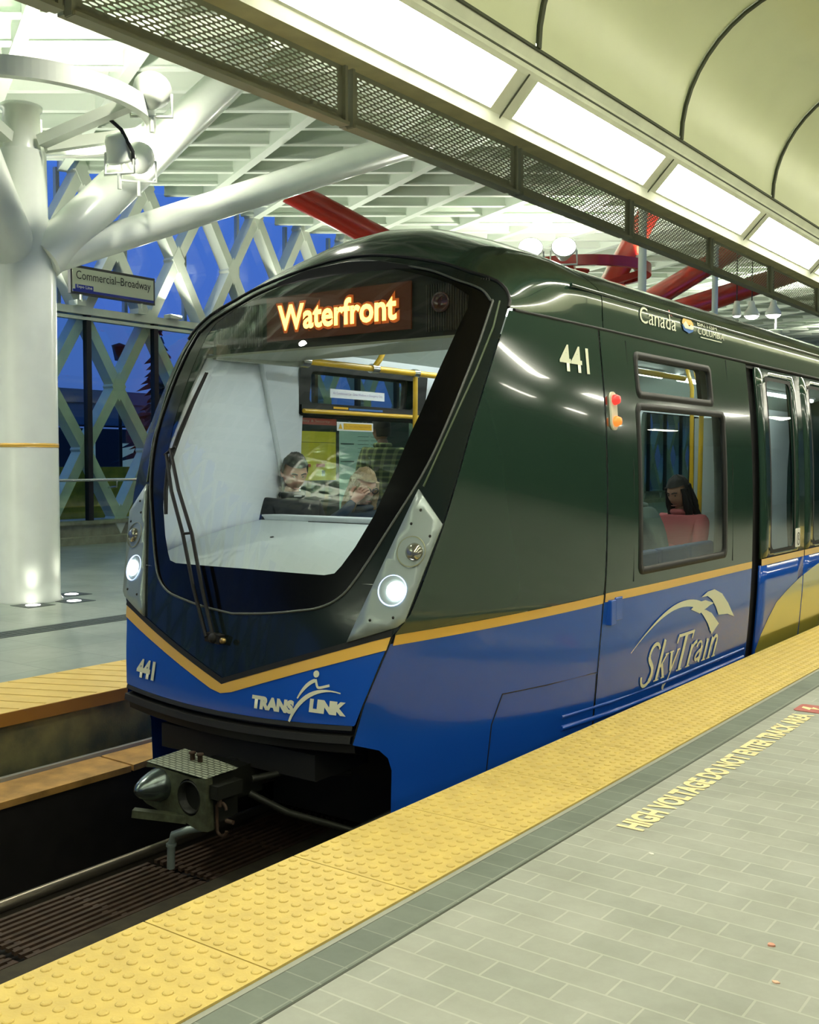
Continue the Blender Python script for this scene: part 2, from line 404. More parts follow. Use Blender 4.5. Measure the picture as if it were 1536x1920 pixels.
# unseen lamps added for floor light and reflections: a vault tube, two panel rows
for k in KB[::1]:
    ya = Y0B + BP * k
    for nm, xa, xb, z, gp, lab in (('added_tube_light', -1.19, -1.15, 3.86, .04, 'added thin tube light on the inner side of the ceiling vault, out of view'), ('ceiling_light', 1.9, 2.2, 3.50, .12, 'added unseen flush ceiling light panel above the middle of the near platform'), ('ceiling_light', 5.0, 5.2, 3.50, .12, 'added unseen flush ceiling light panel above the opposite side of the near platform')):
        if nm != 'added_tube_light' and k % 2: continue
        t = empty(nm, ((xa + xb) / 2, ya + BP / 2, z))
        b = B(); b.box(xa - .03, xb + .03, ya + gp - .03, ya + BP - gp + .03, z, z + .02); b.build('light_frame', M_PLATE, t)
        b = B(); b.box(xa, xb, ya + gp, ya + BP - gp, z - .01, z + .001); b.build('diffuser', mat('light_diffuser', (1, 1, 1)), t)
        tag(t, lab, 'ceiling light', 'row of ' + lab)
# vault panels: one barrel panel per bay
R = 0.769
def vault(ya, yb):
    n = 24; vs = []
    for y in (ya, yb):
        vs += [(XM - R * math.cos(PI * k / n), y, 3.521 + R * math.sin(PI * k / n)) for k in range(n + 1)]
    return vs, [(k, k + 1, n + 2 + k, n + 1 + k) for k in range(n)]
for k in KB:
    ya = Y0B + BP * k; vs, fs = vault(ya + .012, ya + BP - .012)
    st(mesh('ceiling_vault', vs, fs, M_CREAM, smooth=True))
vs, fs = [], []
for k in KB:
    n = 24; ya = Y0B + BP * k - .014; rr = [(R - .006, ya), (R - .006, ya + .028)]
    o0 = len(vs)
    for r, y in rr: vs += [(XM - r * math.cos(PI * q / n), y, 3.521 + r * math.sin(PI * q / n)) for q in range(n + 1)]
    fs += [(o0 + q, o0 + q + 1, o0 + n + 2 + q, o0 + n + 1 + q) for q in range(n)]
st(mesh('ceiling_vault_joints', vs, fs, M_SEAM, solid=.012))
b = B()
for s in (-1,): b.box(XM + s * .769 - .006, XM + s * .769 + .006, YA, YB, 3.512, 3.526); b.box(XM + s * .80 - .005, XM + s * .80 + .005, YA, YB, 3.447, 3.456)
st(b.build('trim_3', M_SEAM))
b = B()
for k in KB: b.bar((-2.742, Y0B + BP * k, 3.235), (-2.572, Y0B + BP * k, 3.41), .008, .004)
st(b.build('trim_4', M_SEAM))
st(mesh('ceiling', [(-.997, YA, 3.52), (9.0, YA, 3.52), (9.0, YB, 3.52), (-.997, YB, 3.52)], [(0, 1, 2, 3)], mat('flat_ceiling', (0.16, 0.17, 0.11), 0.5)))
b = B(); b.box(-3.66, -2.79, YA, YB, 3.64, 3.70); st(b.build('ceiling_soffit', M_SOFFIT))
b = B(); b.box(-3.7, 9.2, YA, YB, 4.45, 4.55); st(b.build('canopy_roof', M_SEAM))

def screen_panel():
    L = BP - .05; z0, z1 = 3.375, 3.63; b = B(); X = -3.62
    px, pz = .060, .0155; n = 8; rx, rz = .0225, .0057
    nx = int((L - .06) / px); nz = int((z1 - z0 - .015) / pz)
    ox = (L - nx * px) / 2
    for j in range(nz):
        sh = px / 2 if j % 2 else 0
        for i in range(nx):
            cy = ox + px * (i + .5) + (sh - px / 4); cz = z0 + .008 + pz * (j + .5)
            out = [(-px/2, -pz/2), (0, -pz/2), (px/2, -pz/2), (px/2, 0), (px/2, pz/2), (0, pz/2), (-px/2, pz/2), (-px/2, 0)]
            vs = [(X, cy + a, cz + c) for a, c in out] + [(X, cy + rx * math.cos(math.radians(225 + 45 * q)), cz + rz * math.sin(math.radians(225 + 45 * q)) ) for q in range(n)]
            b.add(vs, [(q, (q + 1) % n, n + (q + 1) % n, n + q) for q in range(n)])
    yl = ox + px * nx
    b.box(X - .004, X, 0, ox + px / 4, z0, z1); b.box(X - .004, X, yl - px / 4, L, z0, z1)
    b.box(X - .004, X, 0, L, z0 - .01, z0 + .009); b.box(X - .004, X, 0, L, z0 + .008 + pz * nz, z1 + .01)
    return b
def screen_frame():
    L = BP - .05; b = B()
    b.box(-3.645, -3.60, -.005, .016, 3.335, 3.64); b.box(-3.645, -3.60, L - .016, L + .005, 3.335, 3.64)
    b.box(-3.645, -3.585, 0, L, 3.332, 3.350)
    return b
def screen_gutter():
    L = BP - .05; b = B(); b.box(-3.70, -3.66, 0, L, 3.35, 3.425); return b
scr = empty('perforated_screen', (-3.62, 0, 3.335))
so = screen_panel().build('mesh_panel', M_MESH, scr); screen_frame().build('screen_frame', M_MESH, scr); screen_gutter().build('gutter', M_MESH, scr)
posn = {-1: 'perforated metal screen panel hanging above the train nose, second in view from the top left', -2: 'perforated metal screen panel cut by the top left corner',
        0: 'perforated metal screen panel in front of the white roof, third from the top left', 1: 'perforated metal screen panel with the steepest red tube behind it',
        2: 'perforated metal screen panel with two red tubes behind it', 3: 'small distant perforated metal screen panel at the right edge of the picture'}
for n_, k in enumerate(range(-4, 12)):
    o = scr if n_ == 0 else copy_tree(scr)
    o.location = (-3.62, 4.40 + BP * k + .02 + (0.0 if k >= -2 else -.0), 3.335)
    tag(o, posn.get(k, 'perforated metal screen panel farther down the platform edge' if k > 3 else 'perforated metal screen panel behind the camera'), 'screen panel', 'perforated screens along the canopy edge')

# track bed
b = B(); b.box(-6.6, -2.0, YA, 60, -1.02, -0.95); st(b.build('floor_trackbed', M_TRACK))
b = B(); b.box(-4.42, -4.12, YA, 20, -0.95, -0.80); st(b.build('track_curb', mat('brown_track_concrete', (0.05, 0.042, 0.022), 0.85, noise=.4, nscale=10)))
def rail(x, z0, z1, wd):
    b = B()
    b.box(x - .07, x + .07, YA, 30, z0, z0 + .015); b.box(x - .01, x + .01, YA, 30, z0, z1); b.tube([(x, YA, z1), (x, 30, z1)], wd, 10); return b
for x, lab in ((-5.04, 'running rail beyond the coupler, dull brown steel in the dark track bed'), (-3.46, 'running rail on the near side of the track bed under the train')):
    r_ = rail(x, -.95, -.79, .034).build('running_rail', M_RAIL); tag(r_, lab, 'rail')
g0 = B()
for i in range(10):
    x = -4.93 + .053 * i
    g0.box(x, x + .026, 0, 1.15, -.02, 0)
for j in range(3):
    y = .02 + j * .53
    for i in range(9): g0.box(-4.93 + .053 * i + .026, -4.93 + .053 * (i + 1), y + .02 * (i % 3), y + .035 + .02 * (i % 3), -.02, -.006)
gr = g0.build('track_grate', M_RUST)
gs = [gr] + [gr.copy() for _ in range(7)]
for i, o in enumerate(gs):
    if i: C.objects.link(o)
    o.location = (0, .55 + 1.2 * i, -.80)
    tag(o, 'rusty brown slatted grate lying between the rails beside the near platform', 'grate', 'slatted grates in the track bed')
# power rail with timber cover board
b = B(); b.box(-5.835, -5.80, YA, 20, -.40, -.355); o = b.build('power_rail', mat('power_rail_steel', (0.62, 0.64, 0.60), 0.35, metal=.4))
tag(o, 'thin pale power rail running beside the far platform wall', 'rail')
def board(y0, y1, taper, lab):
    vs = [(-5.77, y0, -.37), (-5.44, y0, -.375), (-5.44 - (.06 if taper else 0), y1 - (.7 if taper else 0), -.375)] + ([(-5.56, y1 - .35, -.375), (-5.72, y1, -.37)] if taper else []) + [(-5.77, y1, -.37)]
    n = len(vs); V = vs + [(x, y, z - .04) for x, y, z in vs]
    o = mesh('timber_cover_board', V, [tuple(range(n)), tuple(range(2 * n - 1, n - 1, -1))] + [(i, i + n, (i + 1) % n + n, (i + 1) % n) for i in range(n)], M_WOOD)
    tag(o, lab, 'timber board'); return o
M_WOOD = mat('weathered_timber', (0.55, 0.31, 0.085), 0.65, noise=.45, nscale=7, bump=.3)
board(YA, 4.40, False, 'long orange brown timber board covering the power rail at lower left')
board(4.42, 5.6, True, 'tapered timber board end beside the coupler, next to the power rail')
b = B(); b.box(-5.62, -5.47, YA, 20, -.95, -.42); st(b.build('power_rail_plinth', M_TRACK))

# far platform
XF = -5.95
st(mesh('floor_far', [(x, y, 0) for x, y in ((-6.80, YA), (-6.80, 60), (-17.9, 60), (-17.9, YA))], [(0, 1, 2, 3)], M_FTILE))
M_FY = mat('far_edge_yellow', (0.74, 0.52, 0.13), 0.5, noise=.12, nscale=6)
b = B(); b.box(-6.80, XF, YA, 60, -.075, .004)
for i in range(0, 120):
    y = YA + .2 * i; b.bar((-6.78, y, .006), (-5.98, y + .35, .006), .012, .002)
st(b.build('platform_edge_far', M_FY))
b = B(); b.box(-6.03, -5.945, YA, 60, -.082, .002); st(b.build('platform_nosing_far', mat('orange_nosing', (0.50, 0.23, 0.04), 0.5)))
b = B(); b.box(-17.9, -6.02, YA, 60, -.95, -.082); st(b.build('wall_track_far', mat('far_wall_concrete', (0.40, 0.36, 0.14), 0.85, noise=.6, nscale=4, bump=.4, col2=(0.16, 0.16, 0.09))))
b = B()
for i in range(4): b.box(-8.86 + .085 * i, -8.80 + .085 * i, YA, 60, 0, .004)
st(b.build('floor_guidance_strip', mat('dark_drain', (0.035, 0.05, 0.045), 0.5)))

# diagrid wall of the station: steel lattice, mullions, transom, glass, sill
XW = -17.5
b = B()
lv = [0.45, 1.83, 3.10, 4.45, 5.85, 7.2]
y0n = 13.85 - 1.6 * 12
for c in range(-8, 44):
    yc = y0n + 1.6 * c
    for i in range(5):
        # bars between crossing columns (at yc) and side columns (yc +- .8)
        a, d_ = lv[i], lv[i + 1]
        for s in (-1, 1):
            if i % 2 == 0: p, q = (XW, yc, a), (XW, yc + .8 * s, d_)
            else: p, q = (XW, yc + .8 * s, a), (XW, yc, d_)
            dv = (Vector(q) - Vector(p)).normalized() * .10
            b.bar(Vector(p) - dv, Vector(q) + dv, .302 - .006 * (i % 3) - .003 * (s > 0) - .001 * (c % 2), .20, up=(0, 1, 0))
    for i in range(6):
        yy = yc if i % 2 == 0 else yc + .8
        b.add([(XW + sx_ * (.1535 + .0007 * (i % 2)), yy + a, lv[i] + c_) for sx_ in (-1, 1) for a, c_ in ((-.17, 0), (0, -.30), (.17, 0), (0, .30))], [(0, 1, 2, 3), (7, 6, 5, 4), (0, 4, 5, 1), (1, 5, 6, 2), (2, 6, 7, 3), (3, 7, 4, 0)])
st(b.build('wall_left', M_WHITE))
b = B(); b.box(XW - .1, XW + .32, 0, 60, 4.42, 4.56); b.box(XW + .16, XW + .3, 0, 60, 4.32, 4.38); st(b.build('wall_transom', M_WHITE))
b = B()
for k in range(-7, 27): b.box(XW + .17, XW + .29, 12.98 + 1.66 * k, 13.09 + 1.66 * k, .45, 4.42)
st(b.build('window_mullions', mat('black_mullion', (.01, .01, .012), .4)))
b = B()
for k in range(-7, 27): b.box(XW - .45, XW - .36, 14.42 + 1.62 * k, 14.50 + 1.62 * k, 4.5, 7.3)
st(b.build('window_mullions_upper', M_WHITE))
st(mesh('window_1', [(XW - .36, y, z) for y, z in ((-25, 4.5), (60, 4.5), (60, 7.3), (-25, 7.3))], [(0, 1, 2, 3)], M_FGLASS2))
st(mesh('window_2', [(XW + .23, y, z) for y, z in ((-25, .44), (60, .44), (60, 4.42), (-25, 4.42))], [(0, 1, 2, 3)], M_FGLASS))
b = B(); b.box(XW - .4, XW + .12, 0, 60, 0, .37); b.box(XW - .45, XW + .20, 0, 60, .37, .45); b.box(XW + .12, XW + .45, 0, 60, 0, .14)
st(b.build('wall_sill', mat('sill_concrete', (0.36, 0.36, 0.25), 0.7, noise=.3, nscale=5)))
b = B(); b.tube([(XW + .42, 6, 1.24), (XW + .42, 19.5, 1.24)], .03, 10)
for y in (8.2, 10.9, 13.55, 16.2, 18.9): b.tube([(XW + .42, y, 1.22), (XW + .42, y, 1.10), (XW + .15, y, 1.08)], .02, 8)
tag(b.build('handrail', M_CHROME), 'thin pale metal handrail fixed low along the glazed lattice wall', 'handrail')

# station name sign
t = empty('station_sign', (XW + .45, 13.50, 4.6))
b = B(); b.box(XW + .40, XW + .48, 12.49, 14.51, 4.76, 5.30); b.build('sign_box', mat('sign_case', (.05, .05, .05), .4), t)
b = B(); b.box(XW + .48, XW + .485, 12.53, 14.47, 4.80, 5.25); b.build('sign_face', sign_white(), t)
b = B(); b.box(XW + .485, XW + .488, 12.53, 14.47, 4.80, 4.85); b.box(XW + .485, XW + .489, 12.59, 13.00, 4.85, 4.94); b.build('line_band', mat('sign_blue', (.02, .035, .35), .4), t)
fs_ = lambda x, y: (XW + .492, x, y)
text('station_name', 'Commercial–Broadway', fs_, mat('sign_ink', (.02, .02, .02), .5), t, 12.61, 14.39, 4.99, 5.20)
text('line_name', 'Expo', fs_, mat('sign_white2', (.8, .8, .8), .5), t, 12.62, 12.79, 4.86, 4.93, bold=.02)
text('line_name', 'Line', fs_, mat('sign_white2', (.8, .8, .8), .5), t, 12.82, 12.97, 4.872, 4.93, bold=.02)
for y in (12.75, 14.2): b = B(); b.box(XW + .2, XW + .46, y - .1, y + .1, 4.56, 4.66); b.tube([(XW + .44, y, 4.62), (XW + .44, y, 4.78)], .03, 8); b.build('bracket', M_WHITE, t)
tag(t, 'white station name sign with a blue line band, fixed on the lattice wall beam', 'sign')

# outside: planted slope, guideway, conifer, street lamp
st(mesh('ground_outside', [(-17.9, -10, -.3), (-90, -10, -.3), (-90, 90, -.3), (-17.9, 90, -.3)], [(0, 1, 2, 3)], mat('dark_ground', (.03, .035, .03), .9)))
b = B(); b.box(-20.4, -19.8, 2, 40, -.3, 1.48); st(b.build('wall_outside', mat('mossy_retaining_wall', (0.42, 0.40, 0.05), .9, noise=.5, nscale=2.5)))
t = empty('elevated_guideway', (-41, 30, -.3))
b = B(); b.box(-42.5, -40.5, 0, 80, 3.3, 4.3); b.box(-40.6, -40.4, 0, 80, 4.3, 4.9); b.build('deck', mat('guideway_concrete', (.12, .17, .22), .8), t)
b = B()
for y in range(6, 80, 14): b.box(-42, -41, y, y + 1.2, -.3, 3.3)
b.build('pier', mat('guideway_pier', (.05, .06, .07), .8), t)
tag(t, 'low grey elevated guideway far outside behind the glass wall', 'guideway')
t = empty('far_building', (-38, 38, -.3)); b = B(); b.box(-40.2, -36.7, 24, 46, -.3, 3.0); b.build('wall', mat('far_building_wall', (.03, .035, .05), .8), t)
b = B()
for y in (27, 29.3, 31.6, 34): b.box(-36.7, -36.65, y, y + 1.0, .8, 2.4)
b.build('window', mat('far_building_window', (.3, .45, .45), .3, emit=.15), t); tag(t, 'dark low building with dim windows beyond the mossy wall outside', 'building')
def conifer(x, y, h, lab):
    random.seed(5); t = empty('conifer_tree', (x, y, -.3)); b = B(); b.tube([(x, y, -.3), (x, y, h)], [.22, .03], 8); b.build('trunk', M_DARK, t)
    b = B(); z = 1.2
    while z < h:
        rr = (h - z) * .34 + .15
        for k in range(9):
            a = random.uniform(0, 2 * PI); L = rr * random.uniform(.6, 1.15); dz = -L * .25
            p = Vector((x, y, z + random.uniform(-.2, .2))); q = p + Vector((L * math.cos(a), L * math.sin(a), dz)); sd = Vector((-math.sin(a), math.cos(a), 0)) * L * .28
            m_ = p.lerp(q, .55)
            b.add([p, m_ + sd, q, m_ - sd, m_ + Vector((0, 0, .18))], [(0, 1, 4), (1, 2, 4), (2, 3, 4), (3, 0, 4), (0, 3, 2, 1)])
        z += .33
    b.build('foliage', mat('dark_needles', (.006, .012, .014), .9), t); tag(t, lab, 'tree')
conifer(-33.0, 28.3, 6.9, 'dark conifer silhouette against the blue dusk sky outside the glass wall')
t = empty('street_lamp', (-24.4, 19.5, -.3)); b = B(); b.tube([(-24.4, 19.5, -.3), (-24.4, 19.5, 4.6)], .05, 8); b.build('pole', M_DARK, t)
b = B(); b.lathe([(.0, .5), (.22, .42), (.2, .36), (.13, 0), (.0, 0)], (-24.4, 19.5, 4.45), n=12); b.build('lamp_head', M_DARK, t); tag(t, 'small dark unlit street lamp outside, seen between the lattice bars', 'street lamp')

# main roof: deck, purlins, diagonal ribs
ZR = 7.2
vs, fs = [], []; n = 0; y = -26.0
while y < 70:
    for x in (-18, -2.2):
        vs += [(x, y, ZR + .48), (x, y + .12, ZR + .48), (x, y + .16, ZR + .56), (x, y + .28, ZR + .56)]
    y += .32
rows = len(vs) // 8
for i in range(rows):
    for k in range(4):
        a = i * 8 + k; bb = i * 8 + 4 + k
        if k < 3: fs.append((a, a + 1, bb + 1, bb))
        elif i < rows - 1: fs.append((a, (i + 1) * 8, (i + 1) * 8 + 4, bb))
st(mesh('ceiling_roof_deck', vs, fs, M_DECK))
def seg_clip(c, sl, x0=-17.6, x1=-2.4, ya=-25, yb=66):
    pts = []
    a = (x0, c + sl * x0); b2 = (x1, c + sl * x1)
    if a[1] > b2[1]: a, b2 = b2, a
    if b2[1] < ya or a[1] > yb: return None
    if a[1] < ya: t = (ya - a[1]) / (b2[1] - a[1]); a = (lerp(a[0], b2[0], t), ya)
    if b2[1] > yb: t = (yb - a[1]) / (b2[1] - a[1]); b2 = (lerp(a[0], b2[0], t), yb)
    return a, b2
for k in range(-30, 60):
    s_ = seg_clip(19.27 + 1.12 * k, .735)
    if s_:
        b = B(); b.bar((*s_[0], ZR + .24), (*s_[1], ZR + .24), .05, .46); b.bar((*s_[0], ZR + .01), (*s_[1], ZR + .01), .13, .035)
        st(b.build('roof_purlin', M_ROOF))
for k in range(-22, 34):
    s_ = seg_clip(13.24 - 5.85 + 1.72 * k, -.5)
    if s_:
        b = B(); b.bar((*s_[0], ZR + .10), (*s_[1], ZR + .10), .17, .30); st(b.build('roof_rib', M_ROOF))

# tree columns
def floodlight(p, aim, lab, watts=None, s=.17, hang=False):
    p = Vector(p); d = Vector(aim).normalized(); t = empty('floodlight', p)
    b = B(); b.lathe([(0, -.26), (.10, -.26), (.13, -.2), (s, -.02), (s + .015, .0), (s + .015, .03), (s, .03)], p, d, 20); b.build('housing', M_WHITE, t)
    b = B(); b.lathe([(0, .018), (s, .018)], p, d, 20); b.build('lens', mat('flood_lens', (1, 1, 1), emit=14, ecol=(1, .98, .88)), t)
    side = d.cross(Vector((0, 0, 1))).normalized(); b = B()
    b.tube([p + side * (s + .02) - d * .08, p + side * (s + .03) - d * .08 + Vector((0, 0, -.25)), p - side * (s + .03) - d * .08 + Vector((0, 0, -.25)), p - side * (s + .02) - d * .08], .018, 8)
    b.tube([p - d * .08 + Vector((0, 0, -.25)), p - d * .08 + Vector((0, 0, -.42))], .025, 8)
    if hang: b.tube([p + side * (s + .03) + Vector((0, 0, -.2)), p + side * (s + .03) + Vector((0, 0, ZR + .3 - p.z))], .02, 8)
    b.build('bracket', M_WHITE, t)
    if watts: lamp('flood_beam', 'SPOT', p + d * .06, watts, (1, .98, .86), t, size=.12, target=p + d * 3, spot=math.radians(150))
    tag(t, lab, 'floodlight', 'floodlights on the column rings'); return t
def tree_column(cx, cy, zn, branches, m, lab, ring_m, stripe=True, arms=(20, 65, 110, 200, 290), label_cat='column'):
    t = empty('tree_column', (cx, cy, 0))
    b = B(); b.lathe([(.37, 0), (.37, .02), (.345, .05), (.345, zn - .05), (.32, zn + .25), (.27, zn + .4), (.26, 5.05)], (cx, cy, 0), n=40); b.build('shaft', m, t)
    b = B(); b.lathe([(.24, 5.0), (.20, 5.1), (.20, 5.5), (.225, 5.52), (.225, 5.56), (0, 5.56)], (cx, cy, 0), n=32); b.build('cap', m, t)
    if stripe:
        b = B(); b.lathe([(.346, 1.745), (.3475, 1.745), (.3475, 1.79), (.346, 1.79)], (cx, cy, 0), n=40); b.build('stripe', M_YEL, t)
    for n_b, e_ in enumerate(branches):
        p = Vector((cx, cy, zn)) if n_b == 2 or cy > 12 else Vector((-10.52, 7.30, 3.88)); q = Vector(e_[:3]); d = (q - p).normalized(); st_ = p + d * .05 + Vector((0, 0, -.05))
        rr_ = e_[3:] if len(e_) > 3 else (.245, .235)
        b = B(); b.tube([st_, q], list(rr_), 28); b.build('branch', m, t)
    zr = 5.5; R_ = 1.42; b = B(); pts = []
    n = 120; vs = []; fs = []
    for k in range(n):
        a = 2 * PI * k / n
        for r, z in ((R_ - .05, zr - .1), (R_ + .05, zr - .1), (R_ + .05, zr + .1), (R_ - .05, zr + .1)): vs.append((cx + r * math.cos(a), cy + r * math.sin(a), z))
    for k in range(n):
        for j in range(4): fs.append((k * 4 + j, k * 4 + (j + 1) % 4, ((k + 1) % n) * 4 + (j + 1) % 4, ((k + 1) % n) * 4 + j))
    b.add(vs, fs, 0, False); b.build('ring_beam', ring_m, t)
    for a in arms:
        a = math.radians(a); b = B(); dx, dy = math.cos(a), math.sin(a)
        b.bar((cx + dx * .25, cy + dy * .25, zr - .35), (cx + dx * R_, cy + dy * R_, zr - .02), .14, .12); b.build('ring_arm', ring_m, t)
    tag(t, lab, label_cat); return t
tree_column(-10.67, 7.21, 3.75, [(-10.34, 10.45, 6.95), (-10.02, 14.1, 6.75, .175, .215), (-9.95, 5.52, 6.2)], M_WHITE, 'big white branching steel column on the far platform at the left edge', M_WHITE)
floodlight((-9.45, 8.05, 5.72), (-.5, .6, .75), 'white floodlight tilted upwards at the right end of the white column ring', 0, .20)
floodlight((-9.75, 7.85, 4.98), (-.2, .5, -.9), 'white floodlight hanging below the white column ring, right of the shaft', 0, .15)
floodlight((-10.05, 8.35, 5.15), (-.6, .5, .5), 'white floodlight mounted behind the white column shaft', FLOOD_W * .6, .17)
floodlight((-11.75, 8.0, 5.9), (-.35, .2, .9), 'hidden floodlight behind the white column ring', FLOOD_W * .35, .15)
floodlight((-10.9, 5.9, 5.9), (-.1, -.2, .95), 'floodlight on the camera side of the white column ring', FLOOD_W * .28, .15)
b = B(); b.tube([(-9.72, 7.55, 5.42), (-9.62, 7.75, 5.25), (-9.55, 7.85, 5.02), (-9.6, 7.9, 4.9)], .022, 8); tag(b.build('power_cable', M_RUBBER), 'black cable sagging from the white column ring to a floodlight', 'cable')
RX, RY = -10.3, 20.0
tree_column(RX, RY, 4.1, [(-9.4, 21.7, 7.1), (-13.9, 15.1, 6.72), (-8.87, 26.07, 6.95), (-7.8, 26.8, 6.26)], M_RED, 'red branching steel column standing behind the train', M_RED, stripe=False)
floodlight((-9.60, 16.78, 5.40), (.42, -.72, .45), 'glowing round floodlight just above the train roof, left of the pair', FLOOD_W * .08, .21)
floodlight((-9.13, 17.15, 5.42), (.42, -.72, .45), 'glowing round floodlight above the train roof, right of the pair', FLOOD_W * .08, .21)
floodlight((-11.3, 21.0, 5.85), (-.35, .3, .9), 'floodlight on the far side of the red column ring', FLOOD_W * .6, .15)
floodlight((-9.4, 21.1, 5.85), (.3, .3, .9), 'floodlight above the red column ring behind the steep red tube', FLOOD_W * .4, .12)
# floods added so the distant roof is lit like the nearer bays
for (x, y, lab) in ((-10.3, 33, 'added distant floodlight under the roof behind the train, nearer one'), (-10.3, 46, 'added floodlight, the most distant, under the roof behind the train')):
    floodlight((x, y, 5.6), (0, 0, 1), lab, FLOOD_W * 2.2, .2, True)
# ground lights around the white column
for i, (x, y, lab) in enumerate(((-10.25, 6.97, 'square ground light in front of the white column base'), (-10.20, 7.47, 'square ground light right of the white column base'), (-10.74, 7.83, 'square ground light behind the white column base'))):
    t = empty('ground_light', (x, y, 0)); b = B(); b.box(x - .17, x + .17, y - .17, y + .17, 0, .004); b.build('cover_plate', mat('dark_drain', (0, 0, 0)), t)
    b = B(); b.lathe([(0, .007), (.075, .007), (.08, .004)], (x, y, 0), n=16); b.build('lens', mat('ground_lens', (1, 1, 1), emit=8 if i < 2 else .4, ecol=(1, 1, .9)), t)
    lamp('ground_beam', 'SPOT', (x, y, .05), 26, (1, 1, .88), t, size=.06, target=(lerp(x, -10.55, .6), lerp(y, 7.3, .6), 3), spot=math.radians(70))
    tag(t, lab, 'ground light', 'ground lights around the white column')
# pendant lamps and slim poles
for i, (p, lab) in enumerate((((-7.63, 21.88, 4.60), 'small pendant lamp, leftmost of the three over the train roof'), ((-7.38, 22.07, 4.60), 'middle pendant lamp of the three over the train roof'), ((-7.02, 22.33, 4.62), 'rightmost pendant lamp of the three over the train roof'))):
    s = .16 if i else .09
    t = empty('pendant_lamp', p); b = B(); b.lathe([(0, .32), (.05, .31), (.07, .2), (s, .06), (s, 0), (s - .01, 0)], p, n=18); b.build('shade', M_WHITE, t)
    b = B(); b.ball((p[0], p[1], p[2] + .02), s * .92, 14, sc=(1, 1, .6)); b.build('globe', mat('pendant_globe', (1, 1, 1), emit=9, ecol=(1, 1, .92)), t)
    b = B(); b.tube([(p[0], p[1], p[2] + .3), (p[0], p[1], ZR + .5)], .012, 6); b.build('cable', M_DARK, t); tag(t, lab, 'pendant lamp', 'pendant lamps under the roof')
for p, lab in (((-7.98, 17.95), 'slim white pole behind the steepest red tube'), ((-6.92, 18.70), 'slim white pole crossing the rightmost red tube')):
    b = B(); b.tube([(*p, 0), (*p, 7.2)], .055 if p[0] > -7.5 else .075, 12); tag(b.build('slim_pole', M_WHITE), lab, 'pole')

# unseen end walls added to shut out the blue sky light
st(mesh('wall_back_added', [(-18, -25.5, -1), (9.2, -25.5, -1), (9.2, -25.5, 8), (-18, -25.5, 8)], [(0, 1, 2, 3)], mat('end_wall_grey', (.35, .36, .28), .6)))
st(mesh('wall_front_added', [(-18, 66, -1), (9.2, 66, -1), (9.2, 66, 8), (-18, 66, 8)], [(0, 3, 2, 1)], mat('end_wall_grey', (0, 0, 0))))
for (x, y, lab) in ((-10.3, -5.0, 'added floodlight under the roof behind the camera, nearer one'), (-10.3, -16, 'added floodlight under the roof behind the camera, farther one'), (-6.2, 12.5, 'added floodlight hung under the roof above the track')):
    floodlight((x, y, 5.6), (0, 0, 1), lab, FLOOD_W * (1.6 if x < -7 else .8), .2, True)  # hung floods added to light the roof and feed reflections

# small uplights standing on the transom of the lattice wall, washing the roof
for i in range(11):
    y = 5.2 + 3.3 * i; t = empty('transom_uplight', (-17.15, y, 4.56))
    b = B(); b.box(-17.25, -17.05, y - .16, y + .16, 4.56, 4.64); b.build('housing', M_WHITE, t)
    b = B(); b.box(-17.23, -17.07, y - .14, y + .14, 4.64, 4.645); b.build('lens', mat('uplight_lens', (1, 1, 1), emit=3, ecol=(1, 1, .88)), t)
    lamp('uplight_beam', 'AREA', (-17.1, y, 4.68), 55, (.97, 1, .84), t, size=.25, target=(-14.2, y + .3, 7.2))
    tag(t, 'small white uplight standing on the transom beam of the lattice wall', 'uplight', 'uplights along the lattice wall transom')

# downlights added above the frame to brighten the far platform floor
for i, (x, y) in enumerate(((-8.6, 3.2), (-8.2, 7.6), (-12.6, 4.2), (-9.2, -1.0))):
    t = empty('added_downlight', (x, y, 7.0)); b = B(); b.lathe([(0, .2), (.14, .2), (.16, 0), (.14, 0), (.0, .02)], (x, y, 7.0), n=18); b.build('housing', M_WHITE, t)
    lamp('added_downlight_beam', 'SPOT', (x, y, 6.97), 420, (1, .97, .84), t, size=.12, target=(x - (.5 if i else 0), y, 0), spot=math.radians(115))
    tag(t, 'added round downlight out of view above the far platform edge', 'downlight', 'added downlights above the far platform')
# ================================================================ TRAIN
XC = -4.25
ZK = [-.6, .0, .2, .34, .7, .95, 1.2, 1.436, 1.8, 2.28, 2.6, 2.75, 2.9, 3.0]
YK = [4.05, 4.03, 4.04, 4.06, 4.14, 4.205, 4.27, 4.335, 4.47, 4.73, 4.96, 5.09, 5.26, 5.42]
def G(a, z): return smooth_interp(z, ZK, YK) + .13 * (a / 1.1) ** 2
def FA(a, z, off=0.0): return (XC + a, G(a, z) - off, z)
WZ = [-.6, .137, .243, .45, .697, .766, 1.0, 1.273, 1.483, 1.7, 1.91, 2.25, 2.42]
WW = [.86, .872, .886, .95, 1.03, 1.085, 1.15, 1.21, 1.24, 1.257, 1.268, 1.27, 1.262]
def wseam(z): return smooth_interp(z, WZ, WW)
HZ = [-.6, -.35, 0, .3, .7, 1.1, 1.5, 1.9, 2.2, 2.4, 2.5, 2.62, 2.67, 2.72, 2.80, 2.88, 2.96, 3.04, 3.07]
HH = [1.25, 1.28, 1.315, 1.34, 1.358, 1.36, 1.352, 1.33, 1.30, 1.279, 1.272, 1.262, 1.225, 1.165, 1.05, .85, .60, .30, 0]
def hprof(z): return smooth_interp(z, HZ, HH)
def hw(Y, z):
    w_ = wseam(z); yc = G(w_, z); yt = interp(z, [.4, 2.0], [6.9, 6.15]); h = hprof(z)
    if Y >= yt: return h
    t = min(1, (yt - Y) / (yt - yc)); return h - (h - w_) * t ** 2
